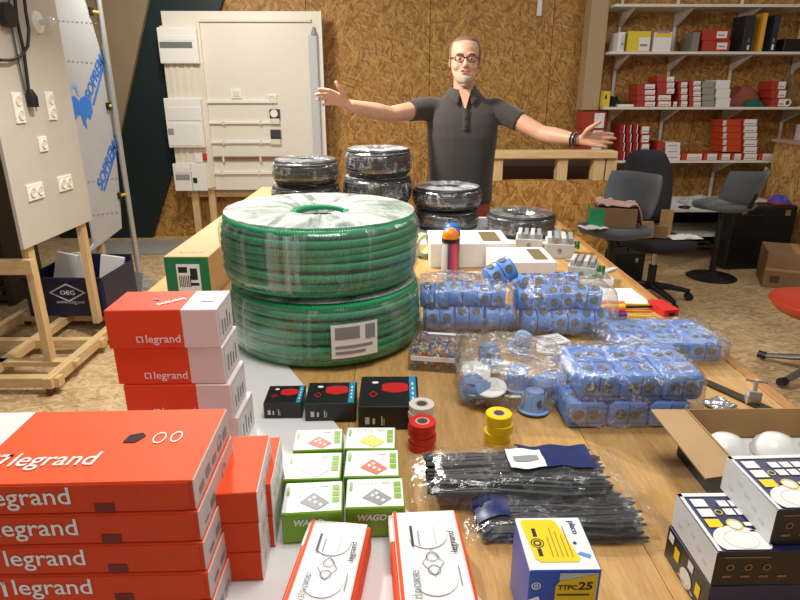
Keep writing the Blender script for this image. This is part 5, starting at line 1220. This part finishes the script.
# ------------------------------------------------------------------ chairs
def curved_shell(mb, w_, h_, depth, th, M, taper=.8, nu=14, nv=10):
    """upholstered rounded shell: x across, z up, bulging along y"""
    def sf(s):
        def fn(u, v):
            x = (u-.5)*w_*(1-(1-taper)*abs(v-.5)*.6); k = 1-(2*abs(u-.5))**4*.0
            ed = (1-max(0, (2*abs(u-.5)))**6)*(1-max(0, 2*abs(v-.5))**6)
            hh = h_*(v-.5)*(1-.18*(2*abs(u-.5))**3)
            return M @ Vector((x, depth*(2*(u-.5))**2+s*th*(max(.02, ed))**.5, hh))
        return fn
    mb.grid(sf(-.5), nu, nv); mb.grid(sf(.5), nu, nv)
def stool(label, px, py, rz, seat_z, grey=GREYCLOTH, back=(.46, .32, .19)):
    p = atz(px, py, 0); t = thing('bar_stool', label, 'stool', (p.x, p.y, 0), rz, 'grey bar stools')
    MB().lathe([(.205, 0), (.205, .006), (.19, .014), (.06, .03), (.03, .05), (.0295, .06)], 32).build('base', BLACK, t, smooth=40)
    MB().tube([(0, 0, .05), (0, 0, seat_z-.06)], .028, 16).build('column', BLACK, t, smooth=40)
    MB().tube([(0, 0, seat_z*.42)]+[(.13*math.sin(a), -.15-.06*math.cos(a), seat_z*.40) for a in [R(q) for q in range(-150, 151, 25)]]+[(0, 0, seat_z*.42)], .011, 8).build('foot_rest', BLACK, t, smooth=50)
    MB().rings([[(x*s_, y_*s_, z_) for x, y_ in rrect(.44, .42, .12, 6)] for s_, z_ in ((.55, seat_z-.06), (.92, seat_z-.05), (1.0, seat_z-.02), (.97, seat_z), (.8, seat_z+.012))]).build('seat', grey, t, smooth=60)
    mb = MB(); M = Matrix.Translation((0, .235, seat_z+back[2])) @ Matrix.Rotation(R(-14), 4, 'X'); curved_shell(mb, back[0], back[1], -.12, .045, M)
    mb.build('backrest', grey, t, smooth=60)
    MB().tube([(0, .12, seat_z-.04), (0, .22, seat_z-.01), (0, .245, seat_z+.1)], .022, 8, flat=.5).build('back_bracket', BLACK, t, smooth=40)
    return t
st1 = stool('grey upholstered bar stool carrying the green shoe box', 604, 315, R(-62), .66)
st2 = stool('grey upholstered bar stool with round black foot by the desk', 711, 277, R(-148), .66, back=(.56, .28, .15))
# shoe box with cloth on the left stool
sp1 = st1.location
t = thing('shoe_box', 'green and brown open cardboard box on the left stool seat', 'box', (sp1.x-.19, sp1.y-.10, .674), R(-12))
MB().box((.13, .10, .065), (.30, .2, .13), (0, 0, 0, 0, 1, 0)).build('carton', [CARDDK, mat('mint_green_card', (30, 160, 100), .45, var=.04)], t, bevel=.002)
MB().add([(-.02, 0, .13), (-.075, .0, .0), (-.075, .2, .0), (-.02, .2, .13)], [(0, 1, 2, 3)])
rects(t, [(-.02, .006, .07, .124)], MATS['mint_green_card'], (0, 0, 0), X_, Z_, 'green_field')
def cl(u, v):
    x = .02+.33*u; y = .01+.19*v; z = .140+.055*abs(noise.noise(Vector((u*5, v*4, 3))))
    if u > .8: z -= (u-.8)*.66; x = .284+.20*(u-.8)
    return (x, y+.02*noise.noise(Vector((u*4, v*4, 9))), z)
o = MB().grid(cl, 34, 20).build('pink_cloth', mat('pale_pink_cloth', (196, 160, 148), .9, var=.12, vs=40), None, t.location, R(-12), smooth=70); thick(o, .004, 1)
tag(o, 'pale pink crumpled cloth draped over the green shoe box', 'cloth')
o = MB().grid(lambda u, v: ((u-.5)*.17, (v-.5)*.12, .004+.012*noise.noise(Vector((u*4, v*4, 5)))+.008), 14, 10).build('leaflet', WCARD, None, (sp1.x-.20, sp1.y-.14, .672), .3, smooth=60); thick(o, .003)
tag(o, 'crumpled white leaflet on the left stool in front of the green box', 'leaflet')
# black swivel chair
p = Vector((2.02, 4.42, 0))
t = thing('office_chair', 'black swivel office chair with rounded high back between the stools', 'chair', p, R(12))
for k in range(5):
    a = R(72*k-18); e = Vector((.30*math.cos(a), .30*math.sin(a), .075))
    MB().tube([(0, 0, .12), e*.5+Vector((0, 0, .065)), e], [.03, .024, .017], 8).build('base_arm', BLACK, t, smooth=50)
    MB().tube([(e.x-.022*math.sin(a), e.y+.022*math.cos(a), .031), (e.x+.022*math.sin(a), e.y-.022*math.cos(a), .031)], .03, 14).build('caster', BLACK, t, smooth=40)
MB().tube([(0, 0, .09), (0, 0, .28)], .032, 14).build('column', BLACK, t, smooth=40); MB().tube([(0, 0, .27), (0, 0, .42)], .018, 12).build('gas_lift', CHROME, t, smooth=40)
MB().rings([[(x*s_, y_*s_, z_) for x, y_ in rrect(.50, .50, .16, 6)] for s_, z_ in ((.6, .415), (.94, .43), (1.0, .46), (.97, .49), (.82, .505))]).build('seat', DARKCLOTH, t, smooth=60)
mb = MB(); M = Matrix.Translation((0, .27, .84)) @ Matrix.Rotation(R(-8), 4, 'X')
def bk(s):
    def fn(u, v):
        wv = .46*(1-.55*max(0, v-.55)**2*3.0)*(1-.3*max(0, .25-v)); x = (u-.5)*wv; ed = (1-(2*abs(u-.5))**6)*(1-(2*abs(v-.5))**8)
        return M @ Vector((x, -.05*(2*(u-.5))**2+s*.03*max(.02, ed)**.5, .56*(v-.5)*(1-.12*(2*abs(u-.5))**3)))
    return fn
mb.grid(bk(-1), 16, 14); mb.grid(bk(1), 16, 14); mb.build('backrest', DARKCLOTH, t, smooth=60)
MB().tube([(0, .15, .44), (0, .27, .46), (0, .30, .62), (0, .29, .75)], .025, 8, flat=.4).build('back_bracket', BLACK, t, smooth=40)
for k, (x, y, w_, h_, r_) in enumerate(((1.90, 4.36, .10, .12, 20), (2.0, 4.36, .12, .09, -25), (2.06, 4.40, .06, .20, 30))):
    o = MB().box((0, 0, h_/2), (w_, .07, h_)).build('cardboard_piece', [CARD, CARDDK, CARDIN][k], None, (x, y, .507), bevel=.002); o.rotation_euler = (R(-8), R([0, 0, 12][k]), R(r_))
    tag(o, ['small cardboard carton on the black chair, leftmost', 'dark cardboard carton in the middle of the black chair seat', 'tall cardboard scrap on the black chair seat'][k], 'carton', 'cardboard bits on the chair')
o = MB().grid(lambda u, v: ((u-.5)*.24, (v-.5)*.12, .008+.03*(math.sin(math.pi*u)*math.sin(math.pi*v))**.5*(.6+noise.noise(Vector((u*5, v*4, 6))))), 18, 12).build('paper_scraps', WCARD, None, (2.18, 4.33, .507), .1, smooth=60); thick(o, .003)
tag(o, 'torn white paper scraps on the front of the black chair seat', 'paper')
# red chair at the right edge
zc = .46; pc = Vector((2.44, 3.04, 0))
t = thing('red_chair', 'red shell swivel chair cut off by the right picture edge', 'chair', (pc.x, pc.y, 0), R(-90))
MB().rings([[(x*s_, y_*s_-.07, z_) for x, y_ in rrect(.52, .54, .24, 7)] for s_, z_ in ((.5, zc-.07), (.85, zc-.06), (1.0, zc-.01), (.98, zc+.005), (.8, zc-.015), (.3, zc-.03))]).build('seat', mat('red_shell', (190, 62, 36), .4, var=.03), t, smooth=60)
mb = MB(); curved_shell(mb, .46, .36, -.10, .02, Matrix.Translation((.0, .24, zc+.18)) @ Matrix.Rotation(R(-10), 4, 'X')); mb.build('backrest', MATS['red_shell'], t, smooth=60)
MB().tube([(0, 0, .10), (0, 0, zc-.06)], .025, 12).build('column', CHROME, t, smooth=40)
for k in range(5):
    a = R(72*k+218.7); e = Vector((.315*math.cos(a), .315*math.sin(a), .035)); MB().tube([(0, 0, .13), e*.5+Vector((0, 0, .06)), e], [(.022, .028), (.018, .024), (.014, .018)], 8).build('base_arm', mat('dull_grey_metal', (112, 110, 106), .5, metal=.5), t, smooth=50)
    MB().tube([e*.93+Vector((0, 0, .004)), e*1.06], .024, 10).build('foot_cap', BLACK, t, smooth=40)

# dark storage rack behind the trolley at the left edge
t = thing('storage_rack', 'dark brown storage rack with stacked boards behind the left trolley', 'rack', (-3.45, 4.55, 0), R(4))
DKW = mat('dark_stained_wood', (58, 44, 32), .7, var=.12)
for x in (-.55, .55): MB().box((x, 0, .52), (.04, .5, 1.04)).build('side_panel', DKW, t)
for z in (.06, .38, .72, 1.02): MB().box((0, 0, z), (1.06, .5, .03)).build('shelf_board', DKW, t)
MB().box((0, .24, .52), (1.06, .02, 1.0)).build('back_panel', DKW, t)
for k, (z, h_) in enumerate(((.075, .05), (.127, .05), (.395, .06), (.457, .05), (.735, .07))):
    o = MB().box((0, 0, h_/2), (.95-.06*k, .42, h_)).build('stored_board', mat('grey_brown_board', (120, 104, 86), .8, var=.1), None, (-3.45+.01*k, 4.54, z+.001), R(4), bevel=.003)
    tag(o, 'grey brown board in the dark rack, %s one up' % ORD[k], 'board', 'boards in the dark rack')
o = MB().box((0, 0, 0), (.34, .03, .05)).build('spirit_level', mat('level_yellow', (220, 190, 40), .4), None, (ex-.40, yv0-.03, zb_-.035), bevel=.004)
tag(o, 'short yellow spirit level lying on the trolley cross rail', 'level')

c0 = aty(546, 55, WALLY); c1_ = aty(581, 118, WALLY)
o = MB().tube([(c0.x, WALLY+.012, c0.z), (c0.lerp(c1_, .5).x+.01, WALLY+.010, c0.lerp(c1_, .5).z), (c1_.x, WALLY+.012, c1_.z)], .006, 6).build('pale_cord', mat('pale_cord', (206, 170, 120), .7), None, smooth=50)
tag(o, 'thin pale cord running diagonally down the strand board wall', 'cord')
c0 = aty(540, 4, WALLY); o = MB().box((0, 0, 0), (.05, .02, .22)).build('metal_strap', METAL, None, (c0.x, WALLY+.012, c0.z), bevel=.003)
tag(o, 'short galvanised strap fixed high on the strand board wall', 'strap')
# ------------------------------------------------------------------ the man behind the bench
MANB = Vector((.41, 3.54, 0))
man = thing('person', 'man in dark polo shirt and glasses, arms spread wide behind the bench', 'person', MANB)
SKIN = mat('skin', (200, 150, 122), .5, var=.05, vs=25)
SHIRT = mat('dark_polo_cloth', (54, 46, 42), .85, var=.08, vs=120, bump=.15, sheen=.2)
TROU = mat('brick_trousers', (150, 72, 48), .85, var=.08, vs=120)
def W2(px, py, Yv): return aty(px, py, Yv)-MANB
def remesh(mb, voxel, it=6, fac=.5):
    me = mb.mesh('tmp', [SKIN]); o = bpy.data.objects.new('tmp', me); COL.objects.link(o)
    m = o.modifiers.new('r', 'REMESH'); m.mode = 'VOXEL'; m.voxel_size = voxel; m.use_smooth_shade = True
    s_ = o.modifiers.new('s', 'SMOOTH'); s_.factor = fac; s_.iterations = it
    bpy.context.view_layer.update(); dg = bpy.context.evaluated_depsgraph_get()
    out = bpy.data.meshes.new_from_object(o.evaluated_get(dg)); bpy.data.objects.remove(o); bpy.data.meshes.remove(me)
    out.materials.clear(); out.polygons.foreach_set('use_smooth', [True]*len(out.polygons)); return out
HR = R(-4); HC = Vector((.0, -.005, 0))
HM = Matrix.Translation(HC) @ Matrix.Rotation(HR, 4, 'Z')
HP = [(1.578, .026, -.100, -.045), (1.594, .044, -.113, -.025), (1.615, .056, -.114, .0), (1.64, .064, -.110, .03), (1.665, .069, -.107, .06), (1.69, .073, -.104, .078), (1.71, .0745, -.101, .087), (1.735, .076, -.105, .092), (1.765, .0745, -.099, .092), (1.79, .066, -.085, .082), (1.81, .049, -.058, .060), (1.822, .027, -.028, .034), (1.827, .008, -.006, .012)]
def hpt(z, a, off=0.0):
    """point on the head at height z; a = angle from straight ahead (-y), positive to +x"""
    for i in range(len(HP)-1):
        if HP[i][0] <= z <= HP[i+1][0] or i == len(HP)-2:
            t_ = max(0, min(1, (z-HP[i][0])/(HP[i+1][0]-HP[i][0]))); hw, yf, yb = [HP[i][k]+(HP[i+1][k]-HP[i][k])*t_ for k in (1, 2, 3)]; break
    if z < HP[0][0]: hw, yf, yb = HP[0][1:]
    c = (yf+yb)/2; d = (yb-yf)/2; s, co = math.sin(a), math.cos(a)
    p = 1.0
    hw *= 1.05
    x = (hw+off)*math.copysign(abs(s)**p, s); y = c-(d+off)*math.copysign(abs(co)**p, co)
    return Vector((x, y, z))
b = MB(); N = 32
b.rings([[hpt(z, 2*math.pi*q/N) for q in range(N)] for z in [h_[0] for h_ in HP]], M=HM)
b.tube([(0, -.115, 1.722), (0, -.122, 1.70), (0, -.131, 1.676), (0, -.122, 1.664)], [.007, .009, .013, .009], 10, M=HM)
for s in (-1, 1):
    b.ball((s*.011, -.118, 1.670), (.008, .009, .007), 10, 6, M=HM); b.ball((s*.031, -.098, 1.730), (.024, .014, .008), 12, 6, M=HM)
    b.ball((s*.042, -.082, 1.668), (.024, .022, .022), 12, 8, M=HM); b.ball((s*.079, .002, 1.695), (.008, .020, .032), 10, 8, M=HM)
b.ball((0, -.110, 1.643), (.024, .010, .005), 12, 6, M=HM); b.ball((0, -.110, 1.632), (.021, .010, .005), 12, 6, M=HM); b.ball((0, -.106, 1.602), (.022, .014, .016), 12, 6, M=HM)
b.tube([(0, .02, 1.40), (0, .018, 1.48), (0, .005, 1.55), (0, .0, 1.62)], [(.085, .09), (.066, .068), (.058, .060), (.056, .058)], 20)
# trunk under the clothes, legs
def ringz(z, hw, yd, cx=0, cy=.0, n=28, p=.8): return [(cx+hw*math.copysign(abs(math.cos(2*math.pi*q/n))**p, math.cos(2*math.pi*q/n)), cy+yd*math.copysign(abs(math.sin(2*math.pi*q/n))**p, math.sin(2*math.pi*q/n)), z) for q in range(n)]
b.rings([ringz(z, hw, yd) for z, hw, yd in ((.86, .15, .09), (.98, .155, .095), (1.12, .15, .095), (1.3, .17, .10), (1.40, .175, .09), (1.455, .12, .07))])
for s in (-1, 1): b.tube([(s*.09, 0, .90), (s*.10, .0, .70), (s*.105, -.005, .48), (s*.11, .01, .28), (s*.115, .02, .08)], [.078, .07, .052, .05, .036], 14)
# arms and hands : (shoulder, elbow, wrist) and finger chains
sides = []
SR = Vector((-.195, .0, 1.455)); ER = W2(390, 114.5, 3.37); WR = W2(350, 105.5, 3.21)
SL = Vector((.195, .0, 1.445)); EL = W2(542, 133.5, 3.38); WL = W2(577, 139.5, 3.20)
for S_, E_, W_ in ((SR, ER, WR), (SL, EL, WL)):
    b.tube([S_, S_.lerp(E_, .5), E_, E_.lerp(W_, .35), W_], [.052, .048, .043, .044, .029], 16)
def hand(W_, palm, fingers, thumb, Yk):
    # palm: four knuckle points; palm body fans from wrist to knuckles
    b.ball(W_, .028, 14, 10)
    for k in palm: b.tube([W_, W_.lerp(k, .5), k], [.023, .0185, .0115], 10)
    for f in fingers: b.tube(f, [.0105, .0095, .0088, .0072][:len(f)], 10)
    b.tube(thumb, [.016, .0135, .011, .008][:len(thumb)], 10)
Yh = 3.16
kr = [W2(334.5, 92.5, Yh), W2(333, 96, Yh), W2(333.5, 99.8, Yh+.005), W2(336, 103.5, Yh+.01)]
fr_ = [[kr[0], W2(329, 90.3, Yh-.012), W2(323, 89.3, Yh-.02), W2(318, 89.2, Yh-.03)], [kr[1], W2(327, 94, Yh-.015), W2(320.5, 93.8, Yh-.025), W2(315, 94.6, Yh-.035)],
       [kr[2], W2(327.5, 98.8, Yh-.01), W2(321.5, 98.8, Yh-.02), W2(316.5, 99.6, Yh-.03)], [kr[3], W2(331, 103.6, Yh), W2(326.5, 104, Yh-.01), W2(322.5, 105.2, Yh-.02)]]
hand(WR, kr, fr_, [WR.lerp(kr[0], .25), W2(342.5, 93, Yh-.005), W2(338.5, 86.5, Yh-.015), W2(335.3, 80.8, Yh-.02)], Yh)
Yh = 3.13
kl = [W2(598, 133.5, Yh), W2(599, 137.5, Yh), W2(598, 141.3, Yh+.004), W2(595, 145, Yh+.008)]
fl_ = [[kl[0], W2(604, 133.3, Yh-.012), W2(609.5, 133.6, Yh-.018), W2(614, 134.4, Yh-.02)], [kl[1], W2(605, 137.6, Yh-.014), W2(611, 138, Yh-.02), W2(616.5, 138.7, Yh-.022)],
       [kl[2], W2(604, 142, Yh-.01), W2(609, 142.6, Yh-.014), W2(613.5, 143.2, Yh-.018)], [kl[3], W2(600, 146, Yh-.003), W2(604, 146.6, Yh-.008), W2(607.5, 147, Yh-.012)]]
hand(WL, kl, fl_, [WL.lerp(kl[0], .25), W2(588, 129.5, Yh-.01), W2(594.5, 125.2, Yh-.02), W2(601, 121.3, Yh-.025)], Yh)
body = remesh(b, .0045, 4, .5); body.materials.append(SKIN); put('body', body, man)
# polo shirt
b = MB()
b.rings([ringz(z, hw, yd, 0, cy) for z, hw, yd, cy in ((.925, .183, .118, 0), (.94, .188, .123, 0), (1.05, .186, .125, 0), (1.18, .19, .128, -.004), (1.30, .200, .130, -.004), (1.38, .202, .122, 0), (1.43, .192, .110, .004), (1.47, .170, .095, .01), (1.50, .138, .084, .014), (1.53, .098, .074, .016), (1.552, .074, .066, .014))])
for S_, E_, fr in ((SR, ER, .50), (SL, EL, .52)):
    s = 1 if S_.x > 0 else -1; q = S_.lerp(E_, fr)
    b.tube([(s*.10, .01, 1.435), S_*.8+Vector((s*.145, 0, 1.43))*.2, S_.lerp(E_, .22), S_.lerp(E_, .40), q], [.062, .068, .062, .058, .056], 20)
sm = remesh(b, .006, 10, .5); sm.materials.append(SHIRT); put('polo_shirt', sm, man)
# collar : wraps the neck, falls to two points in front
def colf(s):
    def fn(u, v):
        a = R(180-170*u)*s; rr = .064+.030*v+.006*u; z = 1.592-.045*u-.036*v-(.040*max(0, u-.70)/.30)*v
        x = rr*math.sin(a); y = .012-(rr*.98)*math.cos(a)*(1.0+.12*u)
        if u > .72: x += s*.016*(u-.72)/.28*(v*.8+.5)
        return (x, y, z)
    return fn
mb = MB(); mb.grid(colf(1), 24, 5); mb.grid(colf(-1), 24, 5)
o = mb.build('collar', SHIRT, man, smooth=60); thick(o, .004)
mb = MB().add([(-.034, -.070, 1.553), (.034, -.070, 1.553), (.004, -.106, 1.455), (-.004, -.106, 1.455)], [(0, 1, 2, 3)])
o = mb.build('neck_opening', SKIN, man); thick(o, .006)
mb = MB().tube([(0, -.110, 1.455), (0, -.1245, 1.40), (0, -.1345, 1.345)], [(.004, .015)]*3, 8, upv=(0, 1, 0)); mb.build('placket', SHIRT, man, smooth=50)
for z, y in ((1.405, -.127), (1.365, -.1365)): MB().ball((0, y-.002, z), (.006, .003, .006), 10, 6).build('button', mat('dark_button', (40, 34, 32), .4), man, smooth=60)
# trousers and shoes
b = MB(); b.rings([ringz(z, hw, yd) for z, hw, yd in ((.80, .17, .105), (.88, .182, .112), (.955, .176, .110))])
for s in (-1, 1): b.tube([(s*.085, 0, .86), (s*.10, .0, .68), (s*.105, -.005, .48), (s*.11, .008, .28), (s*.115, .015, .06)], [.095, .085, .07, .064, .058], 18)
tm = remesh(b, .009, 6); tm.materials.append(TROU); put('trousers', tm, man)
for s in (-1, 1):
    mb = MB(); mb.rings([[(s*.12+.048*w_*math.cos(2*math.pi*q/18), -.06+l_*math.sin(2*math.pi*q/18)+o_, z) for q in range(18)] for z, w_, l_, o_ in ((0, 1, .15, 0), (.03, 1.02, .152, 0), (.05, .95, .14, .005), (.075, .75, .09, .04), (.10, .8, .06, .075))])
    mb.build('shoe', mat('brown_leather', (60, 42, 30), .5), man, smooth=50)
MB().tube([(.184*math.cos(a), .114*math.sin(a), .935) for a in [2*math.pi*q/32 for q in range(32)]], (.004), 8, closed=True).build('belt', BLACK, man, smooth=50)
# hair, beard, moustache, eyes, glasses
HAIR = mat('sandy_grey_hair', (112, 86, 66), .75, var=.25, vs=220, bump=.4); STUB = mat('short_stubble', (190, 146, 120), .8, var=.15, vs=260); BEARD = mat('grey_beard', (170, 146, 130), .8, var=.22, vs=260, bump=.4)
def hairf(s):
    def fn(u, v):
        a = R(68+112*u)*s; z0 = 1.655+.045*(1-min(1, u*3)); z1 = 1.80; z = z0+(z1-z0)*v
        return HM @ hpt(z, a, -.002+.0085*min(1, 8*min(u+.02, 1.2-v, v+.05)))
    return fn
mb = MB(); mb.grid(hairf(1), 16, 12); mb.grid(hairf(-1), 16, 12)
def topf(u, v):
    a = 2*math.pi*u+math.pi; z0_ = 1.802-.010*min(1, abs(math.sin(a/2))*1.6); z = z0_+(1.8268-z0_)*v
    return HM @ hpt(min(z, 1.8268), a, -.001+.007*min(1, 5*v))
mb.grid(topf, 40, 6); o = mb.build('hair', HAIR, man, smooth=80)
def beardf(u, v):
    a = R(-56+112*u); e = abs(u-.5)*2
    ztop = 1.623 if e < .42 else 1.623+.022*min(1, (e-.42)/.58)**.8
    z = 1.572+(ztop-1.572)*v
    return HM @ (hpt(z, a, -.003+.007*min(1, 5*min(u, 1-u, (1-v)*1.2+.01)))+Vector((0, -.003*max(0, 1-e*1.6), 0)))
o = MB().grid(beardf, 40, 10).build('beard', BEARD, man, smooth=80)
for s in (-1, 1):
    o = MB().grid(lambda u, v: HM @ hpt(1.582+.03*u+.06*v, s*R(50+34*u), -.002+.0036*min(1, 5*min(u+.1, 1-u, v, 1-v))), 16, 12).build('stubble', STUB, man, smooth=80)
MB().ball(HM @ Vector((0, -.1165, 1.637)), (.019, .006, .0045), 14, 8).build('lips', mat('lips', (176, 104, 90), .5, var=0), man, smooth=60)
for s in (-1, 1):
    MB().tube([HM @ Vector((s*.003, -.124, 1.654)), HM @ Vector((s*.016, -.120, 1.652)), HM @ Vector((s*.027, -.112, 1.647))], [.0045, .005, .004], 8).build('moustache', BEARD, man, smooth=60)
    e = HM @ Vector((s*.031, -.0935, 1.708)); eye = MB().ball(e, (.0115, .0105, .0075), 14, 10).build('eye', mat('eye_white', (180, 160, 148), .35, var=0), man, smooth=60)
    MB().ball(e+Vector((-.001, -.0085, 0)), (.0055, .003, .0055), 10, 6).build('iris', mat('eye_dark', (50, 40, 34), .2, var=0), eye, smooth=60)
    MB().tube([HM @ Vector((s*.016, -.113, 1.729)), HM @ Vector((s*.032, -.114, 1.733)), HM @ Vector((s*.048, -.103, 1.729))], [.003, .004, .003], 6).build('eyebrow', HAIR, man, smooth=60)
FRM = mat('tortoise_frame', (58, 34, 24), .3, var=.2, vs=80)
gl = put('glasses', MB().tube([HM @ Vector((-.010, -.127, 1.711)), HM @ Vector((0, -.129, 1.714)), HM @ Vector((.010, -.127, 1.711))], .0025, 8).mesh('glasses', [FRM], 60), man)
for s in (-1, 1):
    c = Vector((s*.032, -.123, 1.708))
    MB().tube([HM @ (c+Vector((.0235*math.cos(a), .006*abs(math.cos(a))*(1 if s*math.cos(a) > 0 else 0), .0195*math.sin(a)))) for a in [2*math.pi*q/24 for q in range(24)]], .0026, 8, closed=True).build('rim', FRM, gl, smooth=60)
    MB().tube([HM @ (c+Vector((s*.023, .006, .006))), HM @ Vector((s*.074, -.06, 1.714)), HM @ Vector((s*.083, .0, 1.708))], .0024, 8).build('temple', FRM, gl, smooth=60)
# bracelets on his left wrist
ax = (WL-EL).normalized()
for k, (off, m_, r_) in enumerate(((-.020, BLACK, .0055), (-.009, mat('silver_beads', (150, 146, 140), .3, metal=.6), .004), (.0, BLACK, .0055), (.010, mat('maroon_cord', (110, 36, 34), .6), .0035))):
    c = WL+ax*off; a1 = ax.cross(Vector((0, 0, 1))).normalized(); a2 = ax.cross(a1)
    MB().tube([c+(a1*math.cos(t_)+a2*math.sin(t_))*.0335 for t_ in [2*math.pi*q/24 for q in range(24)]], r_, 8, closed=True).build('bracelet', m_, man, smooth=60)
